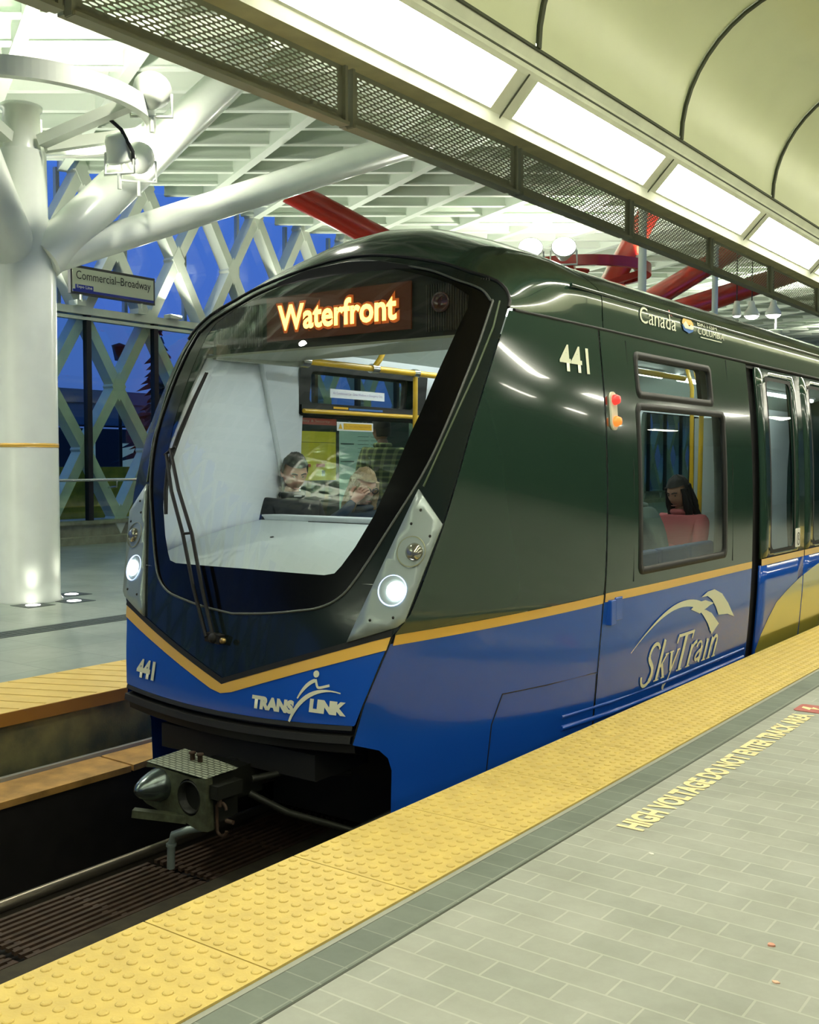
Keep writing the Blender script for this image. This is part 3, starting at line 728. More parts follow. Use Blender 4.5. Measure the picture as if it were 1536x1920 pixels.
def SF(side, off=0.0): return lambda Y, z: (XC + side * (hw(Y, z) + off), Y, z)
def belt_top(Y): return interp(Y, [4.25, 6.0], [.700, .752])
BT = .056

train = empty('metro_train', (XC, 4.0, -.75))
tag(train, 'dark green and blue light rail train with yellow belt line and lit amber destination sign', 'train')

# --- front mask
seam_up = [(wseam(z), z) for z in (.70, .766, .88, 1.0, 1.14, 1.273, 1.38, 1.483, 1.6, 1.7, 1.8, 1.91, 2.0, 2.12, 2.25, 2.33, 2.40)]
ARCH = [(1.255, 2.45), (1.224, 2.505), (1.15, 2.568), (1.05, 2.612), (.945, 2.648), (.77, 2.715), (.62, 2.755), (.48, 2.788), (.33, 2.82), (.18, 2.845), (0, 2.857)]
right = seam_up + ARCH
vtop = lambda a: .36 + .335 * min(1, abs(a) / 1.02) - .02 * math.sin(PI * min(1, abs(a) / 1.02)) * 0
outl = [(0, vtop(0) + .03)] + [(a, vtop(a) + .03) for a in (.2, .4, .6, .8, .95)] + right + [(-a, z) for a, z in right[::-1][1:]] + [(-a, vtop(a) + .03) for a in (.95, .8, .6, .4, .2)]
WS = [(0, .737), (.246, .757), (.45, .785), (.589, .812), (.70, .87), (.78, .97), (.90, 1.187), (1.052, 1.496), (1.13, 1.775), (1.172, 2.157), (1.165, 2.43)] + [(a * .935, z - .045) for a, z in ARCH[1:]]
WS = [(smooth_interp(q, list(range(len(WS))), [p[0] for p in WS]), smooth_interp(q, list(range(len(WS))), [p[1] for p in WS])) for q in [k / 4 for k in range(4 * (len(WS) - 1) + 1)]]
WSF = WS + [(-a, z) for a, z in WS[::-1][1:-1]]
CLR = [(.0, .983), (.58, .978), (.64, .99), (.675, 1.03), (.74, 1.13), (.823, 1.30), (.90, 1.55), (.965, 1.85), (1.01, 2.20), (1.03, 2.42), (1.0, 2.50), (.86, 2.58), (.70, 2.64), (.44, 2.715), (.2, 2.762), (0, 2.775)]
CLRF = CLR + [(-a, z) for a, z in CLR[::-1][1:-1]]
mask = patch('front_mask', outl, lambda a, z: FA(a, z), M_MASK, train, holes=[WSF], d=.07)
b = B()
pts = [Vector(FA(a, z, .004)) for a, z in WSF]; b.tube(pts + [pts[0]], .007, 6, caps=False)
b.build('windshield_seal', mat('seal_grey', (.09, .10, .09), .3), train)
# pillar step line on each side, outside the windshield
for s in (-1, 1):
    b = B(); b.tube([FA(s * a, z, .003) for a, z in ((1.075, 1.45), (1.145, 1.72), (1.205, 2.05), (1.222, 2.3), (1.20, 2.45))], .006, 6)
    b.build('pillar_groove', mat('groove_green', (.07, .10, .05), .3), train)
ws = patch('windshield_surround', WSF, lambda a, z: FA(a, z, -.004), M_BLACK, train, holes=[CLRF], d=.07)
patch('windshield', CLRF, lambda a, z: FA(a, z, -.006), M_WGLASS, train, d=.07)
# black lip between mask and belt, yellow belt on the nose, blue nose panel
for s in (-1, 1):
    L = [0, .15, .35, .55, .75, .92, 1.03]
    patch('mask_lip', [(s * a, vtop(a) + .032) for a in L] + [(s * a, vtop(a)) for a in L[::-1]], lambda a, z: FA(a, z, .006), M_RUBBER, train, d=.08)
V1 = [(-a, vtop(a)) for a in (1.025, .85, .6, .4, .2, .06)] + [(0, vtop(0) - .002)] + [(a, vtop(a)) for a in (.06, .2, .4, .6, .85, 1.025)]
V2 = [(1.01, vtop(1.0) - .062), (.6, vtop(.6) - .06), (.3, vtop(.3) - .06), (.08, vtop(0) - .035), (0, vtop(0) - .05), (-.08, vtop(0) - .035), (-.3, vtop(.3) - .06), (-.6, vtop(.6) - .06), (-1.01, vtop(1.0) - .062)]
patch('nose_belt', V1 + V2, lambda a, z: FA(a, z, .004), M_YEL, train, d=.07)
zb = lambda a: .213 + .028 * (a / .88) ** 2
nose = [(wseam(z) , z) for z in (.25, .35, .45, .55, .66)]
patch('nose_panel', [(a, zb(a)) for a in (-.88, -.6, -.3, 0, .3, .6, .88)] + nose + V2[:] + [(-a, z) for a, z in nose[::-1]], lambda a, z: FA(a, z), M_BLUE, train, d=.07)
# bumper below the nose
b = B(); n = 20
prof = [(.212, .0), (.190, .005), (.188, -.05), (.165, -.05), (.160, .012), (.125, .016), (.12, -.02), (.07, -.03), (.04, -.12)]
vs = []; 
for i in range(n + 1):
    a = -.875 + 1.75 * i / n
    for z, o in prof: vs.append((XC + a, G(a, z) - o + (.0), z + .028 * (a / .88) ** 2))
m_ = len(prof)
b.add(vs, [(i * m_ + j, (i + 1) * m_ + j, (i + 1) * m_ + j + 1, i * m_ + j + 1) for i in range(n) for j in range(m_ - 1)], 0, False)
b.build('bumper', M_DARK, train)

# --- silver lamp panels with lamps, both sides
def ring_on(a0, z0, r, s, off):
    return [FA(s * (a0 + r * math.cos(t)), z0 + r * math.sin(t), off) for t in [2 * PI * k / 24 for k in range(24)]]
for s in (-1, 1):
    P = [(s * 1.058, 1.436), (s * 1.212, 1.262), (s * 1.090, .775), (s * 1.055, .745), (s * .79, .652)]
    if s < 0: P = P[::-1]
    lp = patch('lamp_panel', P, lambda a, z: FA(a, z, .016), M_SILVER, train, d=.05, solid=.018, off=(-1 if s > 0 else -1))
    for (a0, z0, on) in ((1.000, .918, True), (1.070, 1.115, False)):
        c = Vector(FA(s * a0, z0, .0)); nrm = Vector((s * .18, -.95, .28)).normalized()
        ax = Vector((0, -1, 0)); b = B()
        # elliptical recess ring then the lamp barrel
        b.lathe([(.082, -.004), (.080, .0), (.060, -.03), (.055, -.03)], c + nrm * .022, nrm, 28)
        b.lathe([(.001, -.03), (.060, -.03)], c + nrm * .022, nrm, 28)
        rcs = b.build('lamp_recess', mat('lamp_bowl_lit', (.55, .65, .85), .25, emit=.9, ecol=(.50, .66, 1.0)) if on else mat('lamp_bowl', (.32, .34, .22), .3, metal=.6), lp)
        b = B(); off = Vector((s * .018, 0, 0)); r_ = .046
        b.lathe([(0, .022), (r_ * .6, .02), (r_, .008), (r_, -.02)], c + nrm * .014 + off, nrm, 24)
        b.build('headlamp' if on else 'marker_lamp', mat('headlamp_lens', (1, 1, 1), emit=11 if on else 0, ecol=(.88, .95, 1.0)) if on else mat('unlit_lamp_glass', (.30, .30, .24), .12, metal=.7, coat=1), lp)
    for (a, z) in ((1.09, 1.33), (1.16, 1.20), (1.05, 1.26), (.905, .77), (1.03, .79)):
        b = B(); b.lathe([(0, .004), (.007, .003), (.008, 0)], FA(s * a, z, .017), (0, -1, .2), 8); b.build('screw', M_CDARK, lp)
hl = lamp('headlight_beam', 'SPOT', FA(1.0, .92, .1), 6, (.85, .93, 1), train, .04, target=FA(1.0, .7, 3), spot=math.radians(100))
hl2 = lamp('headlight_beam', 'SPOT', FA(-1.0, .92, .1), 6, (.85, .93, 1), train, .04, target=FA(-1.0, .7, 3), spot=math.radians(100))

# --- wiper
wp = empty('wiper', FA(-.08, .60, .03), train); wp.matrix_parent_inverse = Matrix.Translation(-train.location)
def W(a, z, o): return FA(a, z, o)
b = B()
b.tube([W(-.127, .605, .05), W(-.30, .86, .055), W(-.495, 1.155, .05), W(-.70, 1.40, .045), W(-.872, 1.62, .035)], .012, 8)
b.tube([W(-.070, .605, .05), W(-.23, .87, .055), W(-.41, 1.16, .05), W(-.63, 1.41, .045), W(-.845, 1.655, .035)], .012, 8)
b.tube([W(-.50, 1.155, .05), W(-.405, 1.165, .05)], .008, 6); b.tube([W(-.90, 1.62, .03), W(-.80, 1.67, .03)], .010, 6)
b.build('wiper_arm', M_RUBBER, wp)
b = B(); bl = [(-.775, 2.14), (-.79, 1.95), (-.81, 1.75), (-.835, 1.56), (-.80, 1.40), (-.752, 1.26)]
b.tube([W(a, z, .022) for a, z in bl], [.006, .012, .016, .016, .012, .006], 8); b.tube([W(a, z, .008) for a, z in bl], .006, 6)
b.build('wiper_blade', M_RUBBER, wp)
b = B(); b.lathe([(.03, -.03), (.03, .03), (.02, .045), (0, .045)], W(-.075, .600, .02), (0, -1, .15), 14); b.bar(W(-.14, .605, .03), W(-.02, .598, .03), .04, .05)
b.build('pivot_bracket', M_RUBBER, wp)
b = B(); b.lathe([(.016, 0), (.016, .02), (0, .022)], W(.012, .598, .045), (0, -1, .1), 12); b.build('brass_nut', mat('brass', (.42, .30, .12), .3, metal=.9), wp)

# --- writing on the nose
N = lambda a, z: FA(a, z, .0065)
text('fleet_number', '441', lambda x, y: N(x, y), M_DECAL, train, -.782, -.592, .300, .408, bold=.055)
ol = empty('operator_logo', FA(.53, .35), train)
text('wordmark', 'TRANS', lambda x, y: N(x, y + .0), M_DECAL, ol, .238, .520, .262, .332, bold=.075)
text('wordmark', 'LINK', lambda x, y: N(x, y), M_DECAL, ol, .615, .834, .285, .353, bold=.075)
def ribbon(b, pts, wd, fn):
    L, R_ = [], []
    for i, (x, y) in enumerate(pts):
        x0, y0 = pts[max(0, i - 1)]; x1, y1 = pts[min(len(pts) - 1, i + 1)]; d = math.hypot(x1 - x0, y1 - y0); nx, ny = -(y1 - y0) / d, (x1 - x0) / d
        h = wd[i] / 2 if isinstance(wd, list) else wd / 2
        L.append(fn(x + nx * h, y + ny * h)); R_.append(fn(x - nx * h, y - ny * h))
    n = len(pts); b.add(L + R_, [(i, i + 1, n + i + 1, n + i) for i in range(n - 1)])
def curve(ps, n=14):
    out = []
    for k in range(n + 1):
        t = k / n; q = list(ps)
        while len(q) > 1: q = [(lerp(q[i][0], q[i + 1][0], t), lerp(q[i][1], q[i + 1][1], t)) for i in range(len(q) - 1)]
        out.append(q[0])
    return out
b = B()
ribbon(b, curve([(.497, .222), (.545, .36), (.65, .42), (.79, .395)]), [.006 + .018 * math.sin(PI * min(1, k / 14 + .12)) for k in range(15)], N)
ribbon(b, curve([(.535, .345), (.575, .425), (.63, .445)]), [.008 + .012 * math.sin(PI * k / 20) for k in range(15)], N)
ribbon(b, curve([(.632, .452), (.655, .40), (.64, .405), (.72, .428)]), .013, N)
b.add([N(.632 + .018 * math.cos(2 * PI * k / 14), .478 + .018 * math.sin(2 * PI * k / 14)) for k in range(14)], [tuple(range(14))])
b.build('runner_mark', M_DECAL, ol)

# --- destination sign behind the top of the windshield
ds = empty('destination_sign', (XC, 5.08, 2.48), train)
def hous(a, z): return (XC + a, max(G(a, z) + .06, 5.07) if abs(a) < .62 else G(a, z) + .10 + max(0, .0), z)
b = B(); hz = [(a * .985, z - .0) for a, z in CLR if z > 2.30]
top = [(-1.12, 2.285), (1.12, 2.285), (1.12, 2.42), (1.02, 2.56), (.75, 2.68), (.3, 2.78), (0, 2.80), (-.3, 2.78), (-.75, 2.68), (-1.02, 2.56), (-1.12, 2.42)]
patch('sign_housing', top, lambda a, z: (XC + a, 5.085 + .0 * a, z), mat('sign_housing_black', (.010, .009, .007), .6), ds, d=.2)
b.box(XC - 1.12, XC + 1.12, 4.98, 5.5, 2.272, 2.286); b.build('housing_shelf', mat('shelf_grey', (.30, .31, .24), .5), ds)
LE = mat('led_matrix_glow', (.05, .01, .003), .5, emit=.012, ecol=(1, .22, .03))  # faint panel emission stands in for the orange haze around the letters
b = B(); b.box(-4.86, -3.70, 5.070, 5.08, 2.355, 2.635); b.build('led_matrix', LE, ds)
tf = lambda x, z: (x, 5.062, z)
text('painted_led_halo', 'Waterfront', lambda x, z: (x, 5.066, z), mat('painted_led_halo_orange', (.2, .04, .01), emit=.2, ecol=(1, .2, .02)), ds, -4.775, -3.78, 2.398, 2.597, bold=.085)  # glow around the letters drawn as bolder, dim orange lettering
text('destination_text', 'Waterfront', tf, mat('led_amber', (1, .5, .1), emit=3.2, ecol=(1, .48, .09)), ds, -4.755, -3.80, 2.415, 2.58, bold=.028)
lamp('led_light', 'AREA', (-4.28, 5.05, 2.49), .9, (1, .35, .05), ds, size=.9, size_y=.15, target=(-4.28, 4.0, 2.49))
b = B()
for k in range(26):
    for s in (-1, 1): b.box(XC + s * (.66 + .017 * k) - .003, XC + s * (.66 + .017 * k) + .003, 5.072, 5.082, 2.33, 2.60)
b.build('vent_ribs', mat('vent_rib_grey', (.06, .055, .045), .5), ds)
for x in (-3.48,):
    b = B(); b.lathe([(.0, 0), (.06, .0), (.06, .02), (.045, .02), (.03, .0)], (x, 5.07, 2.49), (0, -1, 0), 20); b.build('round_tail_lamp', mat('dark_red_lens', (.06, .012, .012), .2, coat=1), ds)

# --- side skins, windows, doors on both sides
def seamY(z, o=0): return G(wseam(z), z) + o
YS = 6.03; YW1 = 8.74; DO0, DO1, DO2 = 8.98, 10.22, 11.46
for s in (1, -1):
    F = SF(s); flip = s < 0; DY = 0 if s > 0 else -.40
    zs = [.70 + (2.395 - .70) * k / 16 for k in range(17)]
    left = [(seamY(z, .012), z) for z in zs]
    patch('nose_side_panel', left + [(YS, 2.395), (YS, belt_top(YS) + .002), (5.2, belt_top(5.2) + .002)], F, M_BODY, train, d=.08, flip=flip)
    holes = [rrect(6.53 + DY, 8.10 + DY, .87, 1.935, .04), rrect(6.56 + DY, 7.88 + DY, 2.03, 2.275, .035)]
    patch('side_panel', [(YS + .02, belt_top(9) + .002), (YW1, belt_top(9) + .002), (YW1, 2.385), (YS + .02, 2.395)], F, M_BODY, train, holes=holes, d=.07, flip=flip)
    h2 = [rrect(12.3, 14.2, .87, 2.2, .05), rrect(14.9, 16.8, .87, 2.2, .05)]
    patch('side_panel', [(11.72, .754), (18.4, .754), (18.4, 2.385), (11.72, 2.385)], F, M_BODY, train, holes=h2, d=.25, flip=flip)
    # belt
    Ys = [4.27, 4.6, 5.0, 5.5, YS]
    patch('belt_line', [(y, belt_top(y)) for y in Ys] + [(y, belt_top(y) - BT) for y in Ys[::-1]], SF(s, .002), M_YEL, train, d=.12, flip=flip)
    patch('belt_line', [(YS + .02, .757), (YW1, .757), (YW1, .757 - BT), (YS + .02, .757 - BT)], SF(s, .002), M_YEL, train, d=.2, flip=flip)
    patch('belt_line', [(11.72, .757), (18.4, .757), (18.4, .70), (11.72, .70)], SF(s, .002), M_YEL, train, d=.4, flip=flip)
    # blue lower side
    lowp = [(seamY(.66, .012), .655), (seamY(.5, .012), .5), (seamY(.35, .012), .35), (4.125, .143), (4.20, .118), (4.28, .09), (4.335, .04), (4.36, -.03), (4.365, -.5), (YS, -.5), (YS, belt_top(YS) - BT), (5.2, belt_top(5.2) - BT), (4.6, belt_top(4.6) - BT)]
    patch('nose_side_skirt', lowp, F, M_BLUE, train, d=.11, flip=flip)
    patch('side_skirt', [(YS + .012, -.5), (YW1, -.5), (YW1, .70), (YS + .012, .70)], F, M_BLUE, train, d=.2, flip=flip)
    patch('side_skirt', [(11.72, -.5), (18.4, -.5), (18.4, .70), (11.72, .70)], F, M_BLUE, train, d=.4, flip=flip)
    patch('door_recess', [(YW1 - .05, -.5), (11.8, -.5), (11.8, 2.40), (YW1 - .05, 2.40)], SF(s, -.05), M_RUBBER, train, holes=[rrect(9.2, 9.95, .78, 2.3, .02), rrect(10.45, 11.2, .78, 2.3, .02)], d=.3, flip=flip)
    # sill rails
    if s > 0:
        b = B()
        for z, r in ((.035, .011), (-.035, .018)): b.tube([F(y, z) for y in (5.68, 6.2, 7.0, 7.9, YW1 - .06)], r, 8)
        b.build('sill_rail', M_BLUE, train)
        M_J = mat('joint_black', (.004, .005, .004), .5)
        def line(P, r=.0035): b = B(); b.tube([SF(1, .001)(y, z) for y, z in P], r, 5); b.build('panel_joint', M_J, train)
        line([(YS, 2.39), (YS, 1.6), (YS, .75), (YS, .26), (5.5, .26), (5.12, .265)]); line([(5.12, .265), (5.05, .1), (5.02, -.3)])
        line([(6.42, 2.36), (6.42, 1.5), (6.42, .80)]); line([(8.27, 2.38), (8.27, 1.5), (8.27, .80)])
        line([(YS - .005, .25), (YS - .005, -.4)])
        line([(seamY(z, .004), z) for z in (.15, .35, .5, .69)])
    # windows: black rubber frame then glass
    for hy0, hy1, hz0, hz1, r in ((6.53 + DY, 8.10 + DY, .87, 1.935, .04), (6.56 + DY, 7.88 + DY, 2.03, 2.275, .035)):
        wf = patch('window_frame', rrect(hy0 - .035, hy1 + .035, hz0 - .035, hz1 + .03, r + .02), SF(s, .006), M_RUBBER, train, holes=[rrect(hy0 + .012, hy1 - .012, hz0 + .012, hz1 - .012, r)], d=.15, flip=flip, solid=.03, off=-1 if s > 0 else -1)
        patch('pane', rrect(hy0 + .01, hy1 - .01, hz0 + .01, hz1 - .01, r), SF(s, -.006), M_GLASS, wf, d=.25, flip=flip)
    for h_ in h2:
        wf = patch('window_frame', [(y + (-.03 if y < 13.2 or 14 < y < 15.8 and y < 15.8 else .03), z) for y, z in h_], SF(s, .004), M_RUBBER, train, holes=[h_], d=.3, flip=flip)
        patch('pane', h_, SF(s, -.006), M_GLASS, wf, d=.4, flip=flip)
    # doors
    for (d0, d1, w0, w1) in ((DO0, DO1 - .012, 9.22, 9.90), (DO1 + .012, DO2, 10.50, 11.18)):
        hl_ = rrect(w0, w1, .81, 2.29, .07)
        dr = patch('door_leaf', [(d0, .757), (d1, .757), (d1, 2.375), (d0, 2.375)], SF(s, .0), M_BODY, train, holes=[hl_], d=.16, flip=flip, solid=.025)
        patch('belt_line', [(d0, .757), (d1, .757), (d1, .70), (d0, .70)], SF(s, .003), M_YEL, dr, d=.3, flip=flip)
        patch('lower_panel', [(d0, -.3), (d1, -.3), (d1, .70), (d0, .70)], SF(s, .0), M_BLUE, dr, d=.16, flip=flip, solid=.025)
        patch('door_window_seal', [(w0 - .02, .79)] + [(w1 + .02, .79), (w1 + .02, 2.31), (w0 - .02, 2.31)], SF(s, .003), M_RUBBER, dr, holes=[rrect(w0 + .01, w1 - .01, .82, 2.28, .07)], d=.2, flip=flip)
        patch('pane', hl_, SF(s, -.004), M_GLASS, dr, d=.3, flip=flip)
        if s > 0:
            # curved yellow green livery field
            sw = [(8.99, -.02), (9.10, .10), (9.25, .22), (9.46, .345), (9.75, .425), (10.09, .50), (10.5, .565), (11.0, .63), (11.46, .68)]
            top = [(max(d0, min(d1, y)), z) for y, z in sw if d0 <= y <= d1]
            if d0 < 9.5: top = top + [(d1, interp(d1, [q[0] for q in sw], [q[1] for q in sw]))]
            else: top = [(d0, interp(d0, [q[0] for q in sw], [q[1] for q in sw]))] + top
            patch('livery_field', [(d0 + .01, -.3)] + top + [(d1, -.3)] if d0 < 9.5 else [(d0, -.3)] + top + [(d1, -.3)], SF(s, .003), M_SWOOSH, dr, d=.2)
    # inner wall liner, white
    z0, z1 = .02, 2.42
    patch('inner_wall', [(5.62, z0), (8.9, z0), (8.9, z1), (5.62, z1)], SF(s, -.10), M_WHITEP, train, holes=[rrect(6.50 + DY, 8.13 + DY, .84, 1.945, .03), rrect(6.50 + DY, 7.95 + DY, 1.985, 2.30, .03)], d=.2, flip=not flip)
    patch('inner_window_surround', rrect(6.42 + DY, 8.08 + DY, 1.93, 2.36, .06), SF(s, -.115), M_RUBBER, train, holes=[rrect(6.55 + DY, 7.90 + DY, 2.03, 2.275, .04)], d=.2)
    b = B(); b.box(XC + s * 1.2 - .01, XC + s * 1.2 + .01, 6.45 + DY, 8.16 + DY, 1.945, 2.015); b.build('window_bar', M_RUBBER, train)
    patch('inner_wall', [(11.5, z0), (18.4, z0), (18.4, z1), (11.5, z1)], SF(s, -.10), M_WHITEP, train, holes=h2, d=.4)

# cantrail gap
for s in (-1, 1):
    b = B(); b.tube([SF(s, -.006)(y, 2.402) for y in (5.05, 5.4, 6, 7, 8.5, 12, 18.4)], .012, 6); b.build('cantrail_gap', M_RUBBER, train)
    patch('door_header', [(YS, 2.36), (18.4, 2.36), (18.4, 2.415), (YS, 2.415)], SF(s, -.02), M_RUBBER, train, d=.5)

# --- roof hood at the nose and roof shell behind it
def resample(P, n):
    d = [0]
    for a, b2 in zip(P[:-1], P[1:]): d.append(d[-1] + math.dist(a, b2))
    out = []
    for k in range(n + 1):
        t = d[-1] * k / n; out.append(tuple(interp(t, d, [p[j] for p in P]) for j in range(len(P[0]))))
    return out
nS = 30
A3 = resample([(a, G(a, z), z) for a, z in [(1.262, 2.41)] + ARCH], nS)
PR = resample([(hprof(z), z) for z in [2.41 + (3.07 - 2.41) * k / 60 for k in range(61)]], nS)
vs = []; nt_ = 14
sec = []
for k in range(-nS, nS + 1):
    i = nS - abs(k); sec.append((1 if k <= 0 else -1, A3[i], PR[i]))
for j in range(nt_ + 1):
    t = (j / nt_) ** 1.5
    for sg, A_, P_ in sec:
        yend = 6.10; e_ = 1 - (1 - t) ** 3.4
        cen = 1 - min(1, A_[0] / 1.26)
        vs.append((XC + sg * lerp(A_[0], P_[0], 1 - (1 - t) ** 2), lerp(A_[1], yend, t), lerp(A_[2], P_[1] + .0, e_) + .05 * math.sin(PI * min(1, t * 1.0)) * (1 - min(1, A_[0] / 1.2) ** 3)))
m_ = len(sec)
fs = [(j * m_ + i, j * m_ + i + 1, (j + 1) * m_ + i + 1, (j + 1) * m_ + i) for j in range(nt_) for i in range(m_ - 1)]
mesh('nose_hood', vs, fs, M_BODY, train, smooth=True)
b = B(); b.tube([Vector((XC + sg * A_[0], A_[1] - .002, A_[2])) for sg, A_, P_ in sec], .010, 6); b.build('hood_seal', M_RUBBER, train)
vs = []
for y in (6.112, 8, 10, 12, 14, 16, 18.4):
    for sg, A_, P_ in sec: vs.append((XC + sg * P_[0], y, P_[1]))
fs = [(j * m_ + i, j * m_ + i + 1, (j + 1) * m_ + i + 1, (j + 1) * m_ + i) for j in range(6) for i in range(m_ - 1)]
mesh('roof_shell', vs, fs, M_BODY, train, smooth=True)
for s in (-1, 1):
    b = B(); b.tube([SF(s, .004)(y, 2.625) for y in (5.7, 6.1, 7, 9, 12, 18.4)], .011, 6); b.build('rain_gutter', M_BODY, train)
    patch('rear_end_half', [(0, 3.05)] + [(s * p[0], p[1]) for p in PR[::-1]] + [(s * 1.3, -.3), (0, -.3)], lambda a, z: (XC + a, 18.4, z), M_BODY, train, d=.6)

# --- side writing and lights (near side)
S1 = lambda Y, z: SF(1, .005)(Y, z)
text('fleet_number', '441', S1, M_DECAL, train, 5.50, 5.86, 2.105, 2.262, bold=.015)
b = B(); b.prism(rrect(6.10, 6.19, 1.775, 2.015, .043), lambda x, y, t: SF(1, t)(x, y), 0, .012); ml = b.build('marker_light_plate', M_DECAL, train)
for z, m__, nm in ((1.965, mat('red_lens', (.75, .03, .03), .2, emit=.5, ecol=(1, .05, .04)), 'red_light'), (1.83, mat('amber_lens', (.85, .16, .02), .2, emit=.6, ecol=(1, .22, .04)), 'amber_light')):
    b = B(); b.lathe([(.034, .0), (.034, .012), (.024, .035), (0, .042)], SF(1, .012)(6.15, z), (1, 0, 0), 18); b.build(nm, m__, ml)
b = B(); b.box(SF(1)(6.1, .64)[0] - .02, SF(1)(6.1, .64)[0] + .03, 6.09, 6.16, .55, .71); b.box(SF(1)(6.1, .64)[0] - .02, SF(1)(6.1, .64)[0] + .022, 6.17, 6.27, .57, .72); b.build('latch_cover', M_BLUE, train, bevel=.006)
# SkyTrain wordmark: slanted serif letters with the swoosh above
sk = empty('line_logo', S1(7.2, .2), train)
def S2(Y, z): return SF(1, .006)(Y, z)
def glyph_line(b, pts, wd): ribbon(b, pts, wd, S2)
SH = .42
def sl(x, y, bx, by=.075, h=.20): return (bx + x + SH * y * h / .20 * .5, by + y * (h / .20))
b = B()
def stem(x, y0, y1, w=.036): b2 = [(x + SH * y0, y0), (x + SH * y1, y1)]; glyph_line(b, [(p[0], p[1] + .085) for p in b2], w)
def strk(P, w): glyph_line(b, [(x + SH * y, y + .085) for x, y in P], w)
def serif(x, y, w=.085): strk([(x - w / 2, y), (x + w / 2, y)], .010)
# S
strk(curve([(6.805, .205), (6.77, .26), (6.69, .27), (6.645, .225), (6.655, .17)], 10), .026)
strk(curve([(6.655, .175), (6.67, .12), (6.76, .12), (6.79, .05), (6.74, .0)], 10), .038)
strk(curve([(6.745, .004), (6.70, -.035), (6.62, -.025), (6.60, .05)], 10), .024)
# k
stem(6.87, -.01, .26, .038); serif(6.87, -.01); strk([(6.89, .075), (6.965, .15)], .016); strk([(6.905, .095), (6.985, -.005)], .034); serif(6.98, -.008, .06); serif(6.965, .152, .06)
# y
strk([(7.045, .155), (7.10, .02)], .036); strk([(7.165, .155), (7.09, -.04), (7.03, -.085)], .016); serif(7.045, .155, .07); serif(7.17, .155, .05)
b.add([S2(7.0 + .02 * math.cos(2 * PI * k / 12), .005 + .02 * math.sin(2 * PI * k / 12)) for k in range(12)], [tuple(range(12))])
# T
stem(7.27, 0, .25, .044); serif(7.27, 0, .1); strk([(7.13, .25), (7.41, .25)], .022); strk([(7.13, .26), (7.118, .20)], .018); strk([(7.41, .26), (7.398, .20)], .018)
# r a i n
stem(7.43, 0, .155, .034); serif(7.43, 0, .075); strk(curve([(7.43, .11), (7.45, .16), (7.52, .165)], 8), .026)
strk(curve([(7.54, .12), (7.55, .175), (7.65, .165), (7.64, .10)], 8), .020); stem(7.645, .0, .12, .034); strk(curve([(7.64, .09), (7.52, .08), (7.53, -.005), (7.64, .035)], 10), .024)
stem(7.745, 0, .155, .034); serif(7.745, 0, .075); serif(7.735, .152, .04)
b.add([S2(7.85 + .022 * math.cos(2 * PI * k / 12), .315 + .022 * math.sin(2 * PI * k / 12)) for k in range(12)], [tuple(range(12))])
stem(7.845, 0, .155, .032); serif(7.845, 0, .07); strk(curve([(7.85, .10), (7.88, .17), (7.97, .185), (7.96, .08)], 10), .026); stem(7.955, 0, .10, .032); serif(7.955, 0, .07)
for v in range(len(b.v)): pass
b.build('wordmark', M_DECAL, sk)
b = B()
# swoosh: tapering arc with split tips
T = 24; c1 = curve([(6.44, .325), (6.85, .56), (7.35, .66), (7.80, .44)], T)
ribbon(b, c1[:-3], [max(.004, .075 * (k / T) ** 1.1) for k in range(T - 2)], S2)
b.add([S2(*p) for p in [(7.42, .505), (7.55, .545), (7.70, .545), (7.88, .505), (7.80, .495), (7.70, .475), (7.60, .455)]], [tuple(range(7))])
b.add([S2(*p) for p in [(7.60, .475), (7.72, .47), (7.85, .43), (8.02, .33), (7.88, .265), (7.78, .36), (7.68, .43)]], [tuple(range(7))])
b.add([S2(*p) for p in [(7.62, .575), (7.74, .605), (7.88, .61), (8.05, .56), (8.2, .47), (8.36, .345), (8.2, .385), (8.0, .40), (7.93, .47), (7.84, .535), (7.74, .572)]], [tuple(range(11))])
b.build('swoosh', M_DECAL, sk)
cn = text('country_wordmark', 'Canada', S1, M_DECAL, train, 6.66, 7.28, 2.505, 2.615)
b = B(); b.add([SF(1, .007)(y, z) for y, z in ((7.19, 2.615), (7.215, 2.60), (7.215, 2.65), (7.19, 2.65))], [(0, 1, 2, 3)]); b.build('flag_mark', mat('flag_red', (.5, .04, .03), .5), train)
pl = empty('province_logo', S1(7.6, 2.58), train)
b = B(); b.add([SF(1, .007)(7.50 + .11 * math.cos(PI * k / 12), 2.575 + .055 * math.sin(PI * k / 12)) for k in range(13)], [tuple(range(13))]); b.build('sun_mark', mat('logo_gold', (.75, .42, .08), .5), pl)
b = B(); b.add([SF(1, .009)(y, z) for y, z in ((7.40, 2.57), (7.46, 2.60), (7.52, 2.565), (7.56, 2.585), (7.61, 2.56), (7.58, 2.545), (7.44, 2.545))], [tuple(range(7))]); b.build('peaks_mark', M_DECAL, pl)
b = B(); b.add([SF(1, .007)(y, z) for y, z in ((7.39, 2.568), (7.61, 2.568), (7.60, 2.535), (7.52, 2.515), (7.42, 2.53))], [tuple(range(5))]); b.build('water_mark', mat('logo_blue', (.03, .13, .42), .5), pl)
text('province_name', 'BRITISH', S1, M_DECAL, pl, 7.70, 8.10, 2.590, 2.625); text('province_name', 'COLUMBIA', S1, M_DECAL, pl, 7.70, 8.25, 2.530, 2.578)
b = B(); ribbon(b, [(7.75, 2.51), (8.2, 2.51)], .007, S1); b.build('underline', M_DECAL, pl)
b = B(); b.prism(rrect(9.93, 10.06, .80, .97, .01), lambda x, y, t: SF(1, t)(x, y), .0, .006); ac = b.build('access_sticker', mat('sticker_white', (.8, .8, .75), .5), train)
